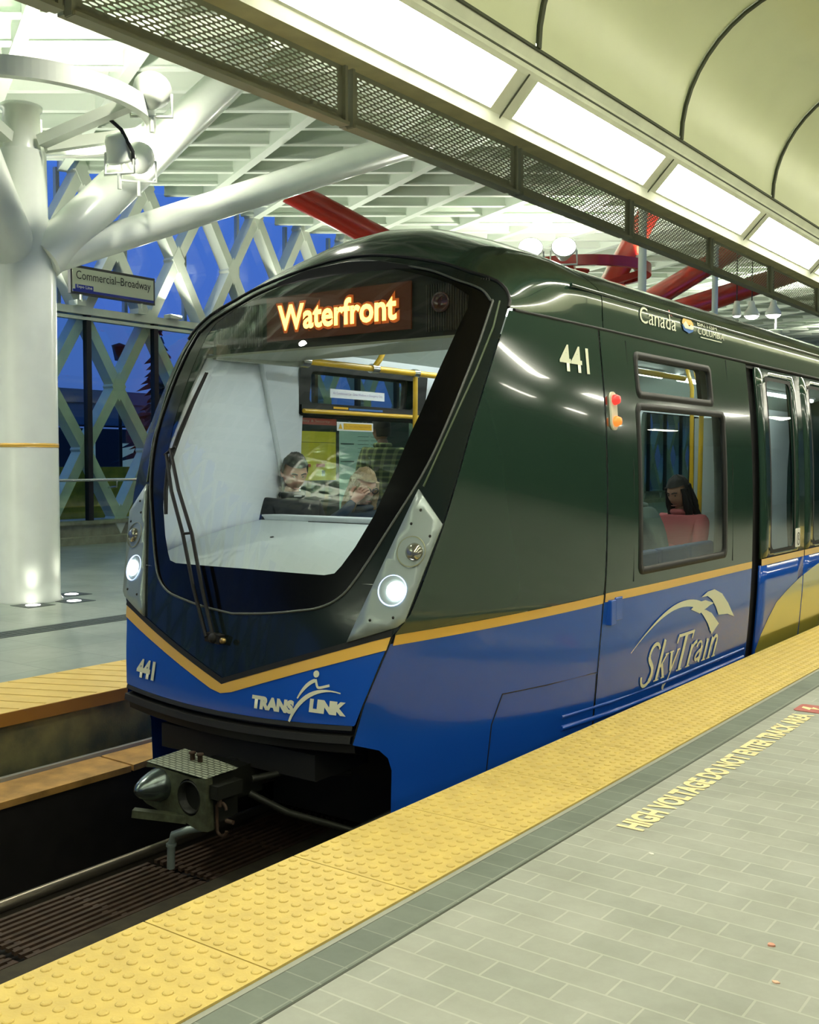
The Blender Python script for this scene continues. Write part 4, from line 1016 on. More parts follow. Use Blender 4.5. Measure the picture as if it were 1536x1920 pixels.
b = B(); ribbon(b, [(9.995 + .04 * math.cos(t), .875 + .055 * math.sin(t)) for t in [2 * PI * k / 16 for k in range(17)]], .010, SF(1, .010)); ribbon(b, [(9.99, .91), (9.99, .875), (10.01, .86)], .012, SF(1, .010))
b.build('wheelchair_mark', M_RUBBER, ac)

# --- underframe, coupler
b = B(); b.box(XC - 1.12, XC + 1.12, 6.0, 18.3, -.30, -.02); b.box(XC - .8, XC + .8, 4.9, 6.0, -.30, -.02); b.box(XC - .7, XC + .7, 5.2, 7.8, -.72, -.3); b.box(XC - .6, XC + .6, 4.15, 4.6, -.10, .04)
for x in (-.79, .79):
    for y in (5.7, 7.3): b.lathe([(0, -.07), (.20, -.07), (.24, -.06), (.24, .05), (.27, .06), (.27, .07), (0, .07)], (XC + x, y, -.53), (1, 0, 0), 24)
b.build('underframe', M_DARK, train)
cp = empty('coupler', (-4.27, 3.75, -.16), train)
yf = 3.74; cx, cz = -4.25, -.165
# face plate with a round opening
face = [(-4.49, -.045), (-4.13, -.07), (-4.04, -.055), (-4.03, -.33), (-4.10, -.335), (-4.20, -.31), (-4.30, -.305), (-4.50, -.27), (-4.53, -.255), (-4.53, -.225), (-4.40, -.19), (-4.36, -.12), (-4.42, -.06), (-4.50, -.07)]
hole = [(-4.165 + .085 * math.cos(2 * PI * k / 20), -.175 + .098 * math.sin(2 * PI * k / 20)) for k in range(20)]
patch('face_plate', face, lambda x, z: (x, yf, z), M_COUP, cp, holes=[hole], d=.04, solid=.05, off=-1, smooth=False)
b = B(); b.lathe([(.0, .17), (.085, .17), (.088, .0), (.080, .0), (.078, .15)], (-4.165, yf, -.175), (0, 1, 0), 24); b.build('guide_socket', M_CDARK, cp)
b = B(); b.lathe([(.090, .02), (.088, -.02), (.066, -.09), (.040, -.14), (.012, -.165), (0, -.165)], (-4.39, yf, -.145), (0, 1, 0), 24); b.build('guide_cone', mat('cone_steel', (.16, .20, .19), .25, metal=.9), cp)
b = B(); b.bar((-4.44, yf - .14, -.27), (-4.20, yf + .02, -.30), .05, .04); b.build('guide_arm', M_COUP, cp)
b = B(); b.add([(-4.50, yf, -.040), (-4.04, yf, -.055), (-4.00, yf + .20, -.035), (-4.46, yf + .24, -.015)], [(0, 1, 2, 3)])
M_TREAD = brick_mat('checker_plate', (.42, .46, .34), (.36, .40, .30), (.10, .12, .08), .05, .022, msize=.006, rough=.4)
b.build('tread_plate', M_TREAD, cp)
b = B(); b.box(-4.48, -4.05, yf + .05, yf + .24, -.30, -.06); b.box(-4.40, -4.12, yf + .24, yf + .5, -.25, -.08); b.box(-4.03, -3.97, yf + .02, yf + .2, -.16, -.09); b.build('coupler_head', M_CDARK, cp)
b = B(); b.tube([(-4.25, yf + .4, -.15), (-4.25, 4.9, -.13)], .085, 16); b.tube([(-4.25, 4.35, -.14), (-4.25, 4.42, -.14)], .125, 20); b.build('drawbar', M_DARK, cp)
b = B(); b.tube([(x, yf + .06, z) for x, z in [(-3.985 + .035 * math.cos(2 * PI * k / 16), -.27 + (.055 if k < 9 else -.0) - (.055 if 8 <= k else 0) + .032 * math.sin(2 * PI * k / 16)) for k in range(17)]], .009, 6); b.tube([(-3.99, yf + .05, -.10), (-3.985, yf + .05, -.20)], .012, 6); b.tube([(-3.95, yf + .06, -.27), (-3.90, yf + .06, -.27)], .012, 6); b.build('uncoupling_loop', M_RUST, cp)
b = B(); b.tube([(-4.08, yf + .06, -.33), (-4.17, yf, -.345), (-4.25, yf - .03, -.38), (-4.27, yf - .03, -.44), (-4.275, yf - .03, -.565)], .021, 10); b.tube([(-4.27, yf - .03, -.43), (-4.27, yf - .03, -.445)], .028, 10); b.build('air_pipe', mat('pipe_grey', (.22, .27, .25), .35, metal=.5), cp)
b = B()
for x in (-4.30, -4.24): b.lathe([(.014, 0), (.014, .035), (.02, .035), (.02, .045), (0, .045)], (x, yf + .15, -0.032), (0, 0, 1), 8)
b.build('bolt', M_RUST, cp)
b = B(); b.tube([(-4.02, yf + .3, -.2), (-3.85, 4.15, -.30), (-3.6, 4.4, -.42), (-3.4, 4.6, -.30)], .02, 8); b.tube([(-4.0, yf + .3, -.12), (-3.9, 4.2, -.10), (-3.7, 4.5, -.14)], .02, 8); b.build('hose', M_CDARK, cp)

# --- interior
b = B(); b.box(XC - 1.22, XC + 1.22, 6.6, 18.3, -.02, .01); b.box(XC - 1.0, XC + 1.0, 5.59, 6.6, -.02, .01); b.build('cabin_floor', mat('vinyl_floor', (.06, .07, .09), .5), train)
M_CEIL = mat('cabin_ceiling_grey', (.36, .42, .38), .5)
cs = [(-1.20, 2.40), (-1.05, 2.52), (-.7, 2.60), (0, 2.62), (.7, 2.60), (1.05, 2.52), (1.20, 2.40)]
vs = [(XC + a, y, z) for y in (5.3, 18.3) for a, z in cs]
mesh('cabin_ceiling', vs, [(i, i + 1, 8 + i, 7 + i) for i in range(6)], M_CEIL, train, smooth=True)
for s, y0, y1 in ((-1, 6.42, 8.6), (1, 5.75, 8.6), (-1, 9.0, 11.5), (1, 9.0, 11.5), (-1, 12, 17.5), (1, 12, 17.5)):
    x = XC + s * .62; b = B(); b.tube([(x, y0, 2.555), (x, y1, 2.555)], .028, 10); b.build('ceiling_tube_light', mat('train_tube', (1, 1, 1), emit=TRAIN_E, ecol=(.93, 1, .96)), train)
    b = B(); b.box(x - .06, x + .06, y0, y1, 2.57, 2.60); b.build('light_housing', M_WHITEP, train)
# nose interior: white side walls, sloping deck with shelf
for s in (-1, 1):
    xi = XC + s * 1.04
    P = [(4.37, .96), (5.84, .96), (5.78, 1.21), (5.47, 2.30), (4.98, 2.30), (4.78, 2.0), (4.62, 1.7), (4.52, 1.436), (4.42, 1.2)]
    def fpan(Y, z, s=s): return (XC + s * (min(wseam(z), 1.1) - .06 - .0 + .05 * max(0, Y - 4.4)), Y + .02, z)
    patch('nose_side_lining', P, fpan, M_WHITEP, train, d=.12, solid=.012)
    b = B(); b.tube([fpan(y, z) for y, z in ((5.85, .96), (5.79, 1.21), (5.48, 2.30))], .022, 8); b.build('lining_edge', mat('lining_edge_grey', (.52, .56, .58), .4), train)
    b = B(); b.box(XC + s * 1.205 - .012, XC + s * 1.205 + .012, 5.50, 6.02 if s < 0 else 6.3, .95, 2.42); b.build('lining_panel', M_WHITEP, train)
vs = []; fs = []; nx, ny = 16, 8
for j in range(ny + 1):
    t = j / ny
    for i in range(nx + 1):
        a = lerp(-1, 1, i / nx); ax = a * lerp(.97, 1.08, t); y = lerp(G(a * .7, .96) + .03, 5.52, t); z = lerp(.945, 1.17, t) + .03 * math.sin(PI * t)
        vs.append((XC + ax, y, z))
fs = [(j * (nx + 1) + i, j * (nx + 1) + i + 1, (j + 1) * (nx + 1) + i + 1, (j + 1) * (nx + 1) + i) for j in range(ny) for i in range(nx)]
dk = mesh('nose_deck', vs, fs, M_GREYP, train, smooth=True)
b = B(); b.box(XC - 1.08, XC + 1.08, 5.49, 5.60, 1.165, 1.205); b.build('deck_shelf', M_WHITEP, dk, bevel=.008)
b = B(); b.box(XC - .62, XC + 1.0, 5.475, 5.485, 1.145, 1.17); b.build('shelf_gap', M_RUBBER, dk)
b = B(); b.box(XC - 1.05, XC + 1.05, 5.56, 5.58, .62, 1.17); b.box(XC - .95, XC + .95, 5.56, 5.58, .0, .62); b.build('deck_bulkhead', M_GREYP, dk)
b = B(); b.lathe([(0, .012), (.012, .012), (.014, 0)], (-4.70, 4.94, 1.09), (0, -.2, 1), 10); b.build('deck_lock', M_RUBBER, dk)
lamp('nose_fill_light', 'AREA', (XC + .1, 5.3, 2.24), 6, (.93, 1, .97), train, size=1.2, size_y=.2, target=(XC, 5.0, .8))  # fill light added to brighten the nose lining, no fitting drawn
# grab rails
def grab(name, pts, lab=None, r=.02):
    b = B(); b.tube(pts, r, 12); return b.build(name, M_RAILY, train)
xr = -5.02
grab('grab_rail', [(xr, 5.62, 2.285), (xr, 8.7, 2.285)], r=.024)
grab('grab_rail', [(-3.48, 5.62, 2.285), (-3.48, 8.7, 2.285)], r=.024)
grab('grab_rail', [(xr, 6.40, 2.29), (xr + .03, 6.44, 2.36), (xr + .04, 6.50, 2.46), (xr + .02, 6.52, 2.58)], r=.022)
b = B(); b.tube([(xr, 6.36, 2.285), (xr, 6.44, 2.285)], .036, 10); b.tube([(xr + .02, 6.52, 2.54), (xr + .02, 6.52, 2.6)], .034, 10); b.tube([(xr, 6.90, 2.285), (xr, 6.97, 2.285)], .034, 10); b.tube([(xr, 5.56, 2.285), (xr, 5.64, 2.285)], .05, 10); b.build('rail_bracket', M_CHROME, train)
grab('grab_rail', [(xr, 6.94, 2.28), (xr - .01, 6.95, 2.0), (xr - .02, 6.96, 1.2), (xr, 6.95, .02)])
b = B(); b.bar((-5.27, 5.0, 2.31), (-5.03, 5.62, 2.29), .05, .10); b.build('rail_end_arm', mat('arm_grey', (.32, .33, .26), .5), train)
grab('grab_rail', [(XC - 1.17, 6.05, 1.965), (XC - 1.17, 7.62, 1.965)], r=.018)
for y in (8.5, 9.95, 11.6): grab('grab_rail', [(-3.9, y, .02), (-3.9, y + .02, 1.4), (-3.92, y + .06, 2.3), (-4.0, y + .06, 2.58)])
grab('grab_rail', [(-3.3, 8.55, .02), (-3.3, 8.62, 1.2), (-3.32, 8.70, 2.1), (-3.45, 8.76, 2.56)])
b = B(); b.tube([(-3.05, 8.35, .02), (-3.05, 8.38, 1.9)], .03, 8); b.build('door_screen_post', mat('post_grey', (.45, .50, .55), .3, metal=.4), train)
patch('door_screen', [(0, .6), (.36, .6), (.36, 1.95), (0, 1.95)], lambda a, z: (-3.42 + a, 8.80, z), M_GREYP, train, d=.5)
patch('door_screen', [(0, .3), (.36, .3), (.36, 1.95), (0, 1.95)], lambda a, z: (-5.44 + a, 8.80, z), M_GREYP, train, d=.5)
# seats, blue, along both walls
for s in (-1, 1):
    for y in (6.15, 6.70, 7.25, 7.80):
        x0 = XC + s * 1.2; b = B()
        b.box(min(x0, x0 - s * .46), max(x0, x0 - s * .46), y, y + .5, .40, .47); b.box(min(x0, x0 - s * .08), max(x0, x0 - s * .08), y, y + .5, .47, .95); b.box(min(x0, x0 - s * .3), max(x0, x0 - s * .3), y + .2, y + .3, .01, .40)
        b.build('seat', mat('seat_blue', (.02, .06, .16), .6), train, bevel=.02)
# stickers on the far window
b = B(); b.box(XC - 1.225, XC - 1.222, 6.42, 7.12, 2.085, 2.155); sp = b.build('window_notice', mat('notice_white', (.75, .76, .80), .5), train)
text('notice_text', 'Air Conditioned Car  Close Windows in Emergency Only', lambda x, y: (XC - 1.218, x, y), mat('notice_ink', (.30, .22, .42), .6), sp, 6.45, 7.09, 2.108, 2.132)
b = B(); b.box(XC - 1.19, XC - 1.187, 6.46, 6.92, 1.825, 1.895); sp = b.build('caution_notice', mat('notice_white', (0, 0, 0)), train)
b = B(); b.box(XC - 1.187, XC - 1.185, 6.54, 6.90, 1.835, 1.885); b.build('yellow_field', M_RAILY, sp)
text('caution_text', 'For Your Safety Please Hold On', lambda x, y: (XC - 1.182, x, y), mat('caution_ink', (.45, .25, .03), .6), sp, 6.56, 6.88, 1.85, 1.87)
b = B(); b.add([(XC - 1.184, 6.475, 1.84), (XC - 1.184, 6.525, 1.84), (XC - 1.184, 6.50, 1.885)], [(0, 1, 2)]); b.build('warning_triangle', M_RAILY, sp)
b = B(); b.box(XC - 1.19, XC - 1.187, 6.42, 6.60, 1.995, 2.012); b.build('strap_label', M_RAILY, train)
b = B(); b.box(XC - 1.19, XC - 1.187, 6.61, 7.05, 1.992, 2.007); b.build('strap_label', mat('label_blue', (.05, .15, .45), .5), train)

# --- information board on the far platform, seen through the train
ib = empty('information_board', (-8.5, 10.3, 0))
b = B(); b.box(-8.56, -8.50, 9.25, 11.6, .5, 2.14); b.build('board_case', mat('board_dark', (.03, .045, .04), .4), ib)
b = B(); b.box(-8.50, -8.495, 9.30, 10.08, 2.03, 2.12); rdh = b.build('safety_header', mat('poster_red', (.42, .06, .04), .5, emit=.12), ib)  # posters carry faint added emission so they show through the glass
fb = lambda x, y: (-8.488, x, y)
text('header_text', 'Safety & Security', fb, sign_white(), ib, 9.38, 9.95, 2.05, 2.09); text('header_text', 'Transit Information', fb, sign_white(), ib, 10.30, 11.0, 2.04, 2.09)
b = B(); b.box(-8.50, -8.495, 9.33, 10.07, 1.36, 1.95); yp = b.build('yellow_poster', mat('poster_yellow', (.55, .50, .03), .5, emit=.16), ib)
b = B(); b.box(-8.494, -8.492, 9.44, 9.60, 1.52, 1.56); b.box(-8.494, -8.492, 9.70, 9.86, 1.52, 1.56); b.build('red_blocks', mat('poster_red', (0, 0, 0)), yp)
b = B(); b.box(-8.494, -8.492, 9.80, 9.86, 1.41, 1.48); b.box(-8.494, -8.492, 9.36, 10.05, 1.815, 1.82); b.build('phone_icon', M_RUBBER, yp)
b = B(); b.box(-8.50, -8.495, 10.14, 10.95, .9, 1.98); mp_ = b.build('map_poster', mat('poster_teal', (.34, .52, .42), .5, emit=.16), ib)
b = B()
for z in (1.80, 1.58): b.box(-8.494, -8.492, 10.16, 10.42, z, z + .015)
for k in range(14): b.box(-8.494, -8.492, 10.50, 10.72, 1.90 - .05 * k, 1.906 - .05 * k); b.box(-8.494, -8.492, 10.76, 10.92, 1.90 - .05 * k, 1.906 - .05 * k)
b.build('map_lines', mat('poster_ink', (.08, .14, .12), .6), mp_)
b = B()
for y in (9.3, 11.5): b.tube([(-8.53, y, 0), (-8.53, y, .55)], .03, 8)
b.build('leg', M_DARK, ib)
tag(ib, 'transit information board with yellow and pale teal posters seen through the windshield', 'information board')
# ================================================================ PEOPLE
def skin_geo(nodes, edges, subs=2):
    me = bpy.data.meshes.new('skin_tmp'); me.from_pydata([n[0] for n in nodes], edges, []); me.update()
    o = bpy.data.objects.new('skin_tmp', me); C.objects.link(o)
    md = o.modifiers.new('s', 'SKIN'); md.use_smooth_shade = True
    for v, n in zip(me.skin_vertices[0].data, nodes):
        r = n[1]; v.radius = (r, r) if not isinstance(r, tuple) else r
    me.skin_vertices[0].data[0].use_root = True
    sb = o.modifiers.new('d', 'SUBSURF'); sb.levels = subs; sb.render_levels = subs
    dg = bpy.context.evaluated_depsgraph_get(); m2 = bpy.data.meshes.new_from_object(o.evaluated_get(dg))
    vs = [v.co.copy() for v in m2.vertices]; fs = [tuple(p.vertices) for p in m2.polygons]
    bpy.data.objects.remove(o); bpy.data.meshes.remove(me); bpy.data.meshes.remove(m2)
    return vs, fs
def head_geo(hc, T, r=1.0):
    vs = []; fs = []; n, k2 = 28, 20
    for i in range(k2 + 1):
        th = PI * i / k2
        for k in range(n):
            ph = 2 * PI * k / n; x = math.sin(th) * math.cos(ph); y = math.sin(th) * math.sin(ph); z = math.cos(th)
            X, Y, Z = x * .076, y * .094, z * .118
            low = max(0, -z); X *= 1 - .30 * low ** 1.5; Y *= 1 - .12 * low
            if y > 0:
                g = lambda cx, cz, w, h: math.exp(-((x - cx) / w) ** 2 - ((z - cz) / h) ** 2)
                Y += .022 * g(0, -.18, .14, .20) + .012 * g(0, -.28, .16, .09) - .011 * (g(.36, .08, .17, .10) + g(-.36, .08, .17, .10)) + .006 * g(0, .25, .6, .10)
                Y += .007 * g(0, -.53, .26, .05) + .006 * g(0, -.64, .22, .05) - .005 * g(0, -.585, .25, .025) + .010 * g(0, -.85, .3, .14)
            else: Y *= 1.04
            vs.append(T @ (Vector(hc) + Vector((X, Y, Z)) * r))
    for i in range(k2):
        for k in range(n): fs.append((i * n + k, i * n + (k + 1) % n, (i + 1) * n + (k + 1) % n, (i + 1) * n + k))
    return vs, fs
def hand_geo(b, w_, d, nrm, side, curl=.5, s=1.0):
    """palm and five separate bent fingers from the wrist w_, pointing along d, palm facing nrm"""
    w_ = Vector(w_); d = Vector(d).normalized(); nrm = Vector(nrm); nrm = (nrm - d * nrm.dot(d)).normalized(); lat = d.cross(nrm) * side
    vs = []; fs = []; nn = 12
    for i in range(7):
        t = i / 6; wd = lerp(.026, .041, min(1, t * 1.6)) * s * (1 if t < .9 else .9); hh = .014 * s * (1 - .25 * t)
        c = w_ + d * (.085 * s * t)
        for k in range(nn):
            a = 2 * PI * k / nn; vs.append(c + lat * wd * math.cos(a) + nrm * hh * math.sin(a))
    for i in range(6):
        for k in range(nn): fs.append((i * nn + k, i * nn + (k + 1) % nn, (i + 1) * nn + (k + 1) % nn, (i + 1) * nn + k))
    fs.append(tuple(range(6 * nn, 7 * nn))); b.add(vs, fs, 0, True)
    for q, L in zip((-.031, -.010, .011, .031), (.058, .075, .080, .070)):
        p = w_ + d * .078 * s + lat * q * s; dd = d.copy(); pts = [p]; ang = curl * .5
        for seg in (.45, .32, .23):
            dd = (d * math.cos(ang) + nrm * math.sin(ang)); p = p + dd * L * seg * s * 1.15; pts.append(p); ang += curl
        b.tube(pts, [.0095 * s, .009 * s, .008 * s, .006 * s], 8)
    p = w_ + d * .02 * s + lat * .034 * s; q = (d * .75 + lat * .65).normalized(); pts = [p, p + q * .035 * s, p + q * .05 * s + (d * .9 + nrm * .5) * .022 * s, p + q * .052 * s + (d * .9 + nrm * .7) * .045 * s]
    b.tube(pts, [.013 * s, .012 * s, .010 * s, .007 * s], 8)
def person(lab, loc, yaw, sc_, top_mat, hair_mat, elbows, wrists, sit=True, head_tilt=(0, 0), hair='short', pants=None, lean=.0, phone=None, glasses=False, collar=False, hand_dirs=None, plaid=False, group=None):
    t = empty('person', loc); T = Matrix.Translation(loc) @ Matrix.Rotation(yaw, 4, 'Z') @ Matrix.Scale(sc_, 4)
    V = Vector; P = {}
    hipz = .10 if sit else .92
    up = lambda h: V((0, lean * h, hipz + h))
    P['pel'] = up(0); P['wst'] = up(.16); P['chs'] = up(.36); P['nb'] = up(.51); P['nk'] = up(.57) + V((0, .01, 0)); P['hd'] = up(.61) + V((0, .02, 0))
    hc = up(.685) + V((0, .045, 0))
    sh = [up(.475) + V((s * .175, 0, 0)) for s in (-1, 1)]
    el = [V(e_) for e_ in elbows]; wr_ = [V(w_) for w_ in wrists]
    hip = [up(-.02) + V((s * .09, 0, 0)) for s in (-1, 1)]
    if sit: kn = [V((s * .12, .44, .10)) for s in (-1, 1)]; an = [V((s * .12, .42, -.36)) for s in (-1, 1)]; to = [V((s * .13, .56, -.40)) for s in (-1, 1)]
    else: kn = [V((s * .10, .03, .50)) for s in (-1, 1)]; an = [V((s * .11, -.01, .08)) for s in (-1, 1)]; to = [V((s * .13, .13, .04)) for s in (-1, 1)]
    def limb_nodes(f):
        nd = [(P['pel'], .12 * f), (P['wst'], .115 * f), (P['chs'], .13 * f), (P['nb'], .075 * f)]; ed = [(0, 1), (1, 2), (2, 3)]
        for s in (0, 1):
            i = len(nd); nd += [(sh[s], .062 * f), (sh[s].lerp(el[s], .5), .050 * f), (el[s], .042 * f), (el[s].lerp(wr_[s], .5), .036 * f), (wr_[s], .026 * f)]
            ed += [(2, i), (i, i + 1), (i + 1, i + 2), (i + 2, i + 3), (i + 3, i + 4)]
        return nd, ed
    # body: torso, neck, arms, legs in one surface, plus head and hands
    nd, ed = limb_nodes(.86); i = len(nd); nd += [(P['nk'], .050), (P['hd'], .050)]; ed += [(3, i), (i, i + 1)]
    for s in (0, 1):
        i = len(nd); nd += [(hip[s], .085), (hip[s].lerp(kn[s], .5), .072), (kn[s], .055), (an[s], .038), (to[s], .034)]; ed += [(0, i), (i, i + 1), (i + 1, i + 2), (i + 2, i + 3), (i + 3, i + 4)]
    vs, fs = skin_geo(nd, ed); b = B(); b.add([T @ v for v in vs], fs, 0, True)
    TH = T @ Matrix.Translation(hc) @ Matrix.Rotation(head_tilt[1], 4, 'Z') @ Matrix.Rotation(-head_tilt[0], 4, 'X')
    hv, hf = head_geo((0, 0, 0), TH); b.add(hv, hf, 0, True)
    for s in (-1, 1): b.ball(TH @ V((s * .076, -.01, -.005)), .02 * sc_, 8, sc=(.5, 1, 1.4))
    for s in (0, 1):
        d = (wr_[s] - el[s]).normalized(); hd_ = hand_dirs[s] if hand_dirs else None
        dd = V(hd_[0]) if hd_ else d; nn_ = V(hd_[1]) if hd_ else V((0, 0, -1)) if abs(d.z) < .8 else V((0, 1, 0))
        b2 = B(); hand_geo(b2, wr_[s] - dd.normalized() * .01, dd, nn_, 1 if s else -1, curl=.55)
        b.add([T @ V(v) for v in b2.v], b2.f, 0, True)
    b.build('body', M_SKIN, t)
    b = B()
    for s in (-1, 1):
        b.ball(TH @ V((s * .029, .0825, .010)), .0062 * sc_, 8)
    b.build('eyes', mat('eye_dark', (.02, .015, .012), .3), t)
    b = B()
    for s in (-1, 1): b.tube([TH @ V((s * x, y, z)) for x, y, z in ((.012, .097, .030), (.03, .093, .036), (.048, .079, .030))], .004 * sc_, 6)
    b.build('eyebrows', hair_mat, t)
    b = B(); b.tube([TH @ V((x, .093 - abs(x) * .3, -.068)) for x in (-.022, -.01, 0, .01, .022)], .0035 * sc_, 6); b.build('lips', mat('lips', (.42, .16, .13), .5), t)
    # clothes
    nd, ed = limb_nodes(1.16); vs, fs = skin_geo(nd, ed); b = B(); b.add([T @ v for v in vs], fs, 0, True)
    cl = [T @ (P['nb'] + V((.068 * math.cos(a), .06 * math.sin(a) + .01, .035))) for a in [2 * PI * k / 16 for k in range(17)]]; b.tube(cl, .022 * sc_, 8, caps=False)
    b.build('jacket' if not plaid else 'shirt', top_mat, t)
    nd = [(P['pel'] + V((0, 0, .02)), .135)]; ed = []
    for s in (0, 1):
        i = len(nd); nd += [(hip[s], .10), (hip[s].lerp(kn[s], .5), .085), (kn[s], .068), (an[s] + V((0, 0, .03)), .052)]; ed += [(0, i), (i, i + 1), (i + 1, i + 2), (i + 2, i + 3)]
    vs, fs = skin_geo(nd, ed); b = B(); b.add([T @ v for v in vs], fs, 0, True); b.build('trousers', pants or mat('dark_denim', (.02, .025, .04), .8), t)
    b = B()
    for s in (0, 1): b.tube([T @ (an[s] + V((0, -.05, -.04))), T @ (an[s] + V((0, .03, -.03))), T @ (to[s] + V((0, .02, 0)))], [.045 * sc_, .052 * sc_, .04 * sc_], 10)
    b.build('shoes', M_RUBBER, t)
    # hair
    b = B(); vs = []; fs = []; n, k2 = 28, 18
    for i in range(k2 + 1):
        th = PI * i / k2
        for k in range(n):
            ph = 2 * PI * k / n; x = math.sin(th) * math.cos(ph); y = math.sin(th) * math.sin(ph); z = math.cos(th)
            f = 1.11 + .03 * math.sin(ph * 7 + i) + .02 * math.sin(i * 2.3)
            vs.append(TH @ V((x * .078 * f, y * .097 * f - .004, z * .121 * f + .004)))
    def keep(i, k):
        th = PI * (i + .5) / k2; ph = 2 * PI * (k + .5) / n; y = math.sin(th) * math.sin(ph); z = math.cos(th)
        if hair == 'short': return z > .48 or (y < .15 and z > -.05) or (y < -.35 and z > -.55)
        return z > .50 or (y < .25 and z > -.35) or y < -.1
    for i in range(k2):
        for k in range(n):
            if keep(i, k): fs.append((i * n + k, i * n + (k + 1) % n, (i + 1) * n + (k + 1) % n, (i + 1) * n + k))
    b.add(vs, fs, 0, True)
    if hair == 'long':
        random.seed(3)
        for k in range(46):
            a = math.radians(random.uniform(150, 390)); rx, ry = .082 * math.cos(a), .098 * math.sin(a)
            p = V((rx, ry, random.uniform(.0, .06))); L = random.uniform(.26, .40); pts = [TH @ p]
            for q in (.33, .66, 1): pts.append(TH @ V((rx * (1 + .35 * q) + .012 * math.sin(q * 9 + k), ry * (1 + .2 * q) + .012 * math.cos(q * 8 + k), p.z - L * q)))
            b.tube(pts, [.014 * sc_, .016 * sc_, .014 * sc_, .004], 6)
    b.build('hair', hair_mat, t)
    if glasses:
        b = B()
        for s in (-1, 1): c = V((s * .030, .098, .010)); b.tube([TH @ (c + V((.024 * math.cos(a), .0, .018 * math.sin(a)))) for a in [2 * PI * k / 14 for k in range(15)]], .004 * sc_, 6, caps=False); b.tube([TH @ (c + V((s * .024, 0, .004))), TH @ V((s * .078, 0, .012))], .003, 5)
        b.tube([TH @ V((-.008, .104, .012)), TH @ V((.008, .104, .012))], .003, 5); b.build('glasses', M_RUBBER, t)
    if collar:
        b = B(); b.tube([T @ (P['nb'] + V((.06 * math.cos(a), .058 * math.sin(a) + .02, .032))) for a in [PI * k / 8 for k in range(9)]], .014 * sc_, 8); b.build('shirt_collar', mat('collar_white', (.7, .7, .68), .7), t)
    tag(t, lab, 'person', group)
    if phone:
        pp, pd_, pn = phone; pp = T @ V(pp); Rm = Matrix.Rotation(yaw, 3, 'Z'); u = (Rm @ V(pd_)).normalized(); n_ = (Rm @ V(pn)).normalized(); sd = u.cross(n_).normalized()
        b = B(); M_ = Matrix.Translation(pp) @ Matrix(((sd.x, u.x, n_.x, 0), (sd.y, u.y, n_.y, 0), (sd.z, u.z, n_.z, 0), (0, 0, 0, 1)))
        b.box(-.036, .036, -.072, .072, -.005, .005, mtx=M_); ph_ = b.build('mobile_phone', M_BLACK, bevel=.003)
        b = B(); b.box(-.034, .034, -.066, .066, -.0065, -.0052, mtx=M_); b.build('phone_back', mat('phone_silver', (.6, .58, .6), .3, metal=.5), ph_)
        return t, ph_
    return t, None
HB = mat('hair_black', (.012, .009, .008), .55); HD = mat('hair_dark_brown', (.02, .013, .01), .6); HL = mat('hair_blonde', (.42, .30, .15), .6, noise=.4, nscale=60)
person('person with short black hair in a dark jacket, seated and looking down', (-5.29, 5.76, .61), math.radians(-105), 1.13, mat('jacket_black', (.012, .014, .016), .8), HB,
       [(-.24, .05, .27), (.24, .05, .27)], [(-.12, .28, .22), (.12, .28, .22)], head_tilt=(.42, -.25), collar=True)
_, ph_ = person('person with long blonde hair in a navy coat, raising a hand to dark glasses', (-5.12, 6.36, .50), math.radians(-115), 1.13, mat('coat_navy', (.012, .03, .06), .75), HL,
       [(-.26, .10, .28), (.30, .14, .50)], [(-.14, .32, .36), (.13, .17, .70)], head_tilt=(.38, .15), hair='long', glasses=True,
       hand_dirs=[((.3, .6, .5), (.6, -.2, .3)), ((-.55, .05, .6), (-.5, -.5, -.2))], phone=((-.12, .38, .46), (0, .35, .9), (0, .9, -.35)))
tag(ph_, 'phone with a silver back held up by the blonde person', 'phone')
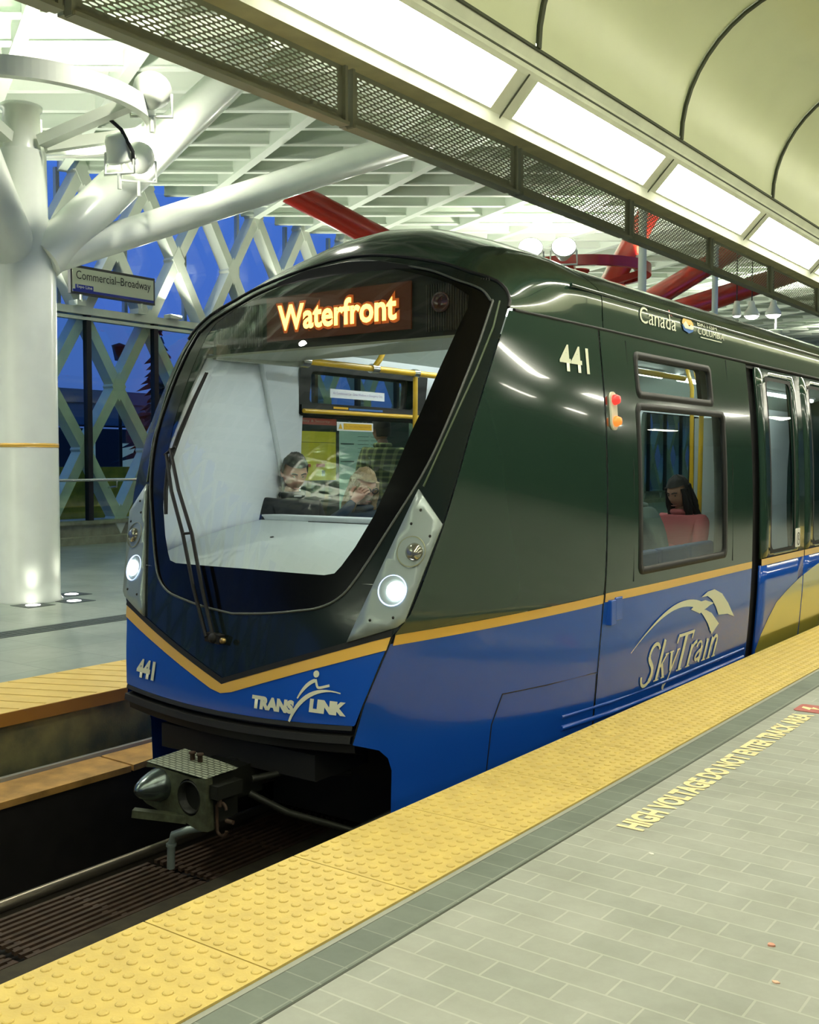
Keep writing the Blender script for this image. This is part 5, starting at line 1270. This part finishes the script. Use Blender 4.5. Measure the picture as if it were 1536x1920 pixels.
def plaid_mat():
    m = bpy.data.materials.new('plaid_flannel'); m.use_nodes = True; t = m.node_tree; bs = t.nodes['Principled BSDF']; bs.inputs['Roughness'].default_value = .9
    tx = t.nodes.new('ShaderNodeTexCoord'); outs = []
    for dr, sc__ in (('Z', 5.2), ('X', 5.6)):
        wv = t.nodes.new('ShaderNodeTexWave'); wv.bands_direction = dr; wv.inputs['Scale'].default_value = sc__; t.links.new(tx.outputs['Object'], wv.inputs[0])
        r = t.nodes.new('ShaderNodeValToRGB'); r.color_ramp.interpolation = 'CONSTANT'; r.color_ramp.elements[0].color = (.035, .055, .03, 1); r.color_ramp.elements[1].color = (.35, .38, .16, 1); r.color_ramp.elements[1].position = .72
        t.links.new(wv.outputs['Fac'], r.inputs[0]); outs.append(r)
    mx = t.nodes.new('ShaderNodeMix'); mx.data_type = 'RGBA'; mx.inputs[0].default_value = .5; t.links.new(outs[0].outputs[0], mx.inputs[6]); t.links.new(outs[1].outputs[0], mx.inputs[7]); t.links.new(mx.outputs[2], bs.inputs['Base Color']); return m
person('person in a green plaid shirt standing on the far platform, seen through the train window', (-6.95, 9.02, 0), math.radians(65), 1.20, plaid_mat(), HD,
       [(-.24, .02, 1.10), (.24, .02, 1.10)], [(-.20, .20, .98), (.20, .20, .98)], sit=False, plaid=True)
_, ph2 = person('person with long dark hair in a pink top seated behind the large side window', (-3.36, 8.40, .46), math.radians(165), 1.10, mat('top_pink', (.50, .12, .13), .8), HD,
       [(-.23, .12, .30), (.23, .12, .30)], [(-.07, .34, .42), (.09, .33, .42)], head_tilt=(.35, 0), hair='long',
       hand_dirs=[((.1, .8, .4), (.6, 0, .5)), ((-.1, .8, .4), (-.6, 0, .5))], phone=((.01, .46, .50), (0, .75, .55), (0, .55, -.75)))
tag(ph2, 'phone held in front of the person in the pink top', 'phone')
person('person in a grey jacket leaning forward, lower left in the large side window', (-3.30, 7.84, .54), math.radians(95), 1.08, mat('jacket_grey', (.16, .20, .20), .8), HB,
       [(-.25, .16, .22), (.25, .16, .22)], [(-.12, .42, .26), (.12, .42, .26)], head_tilt=(.5, 0), lean=.35)
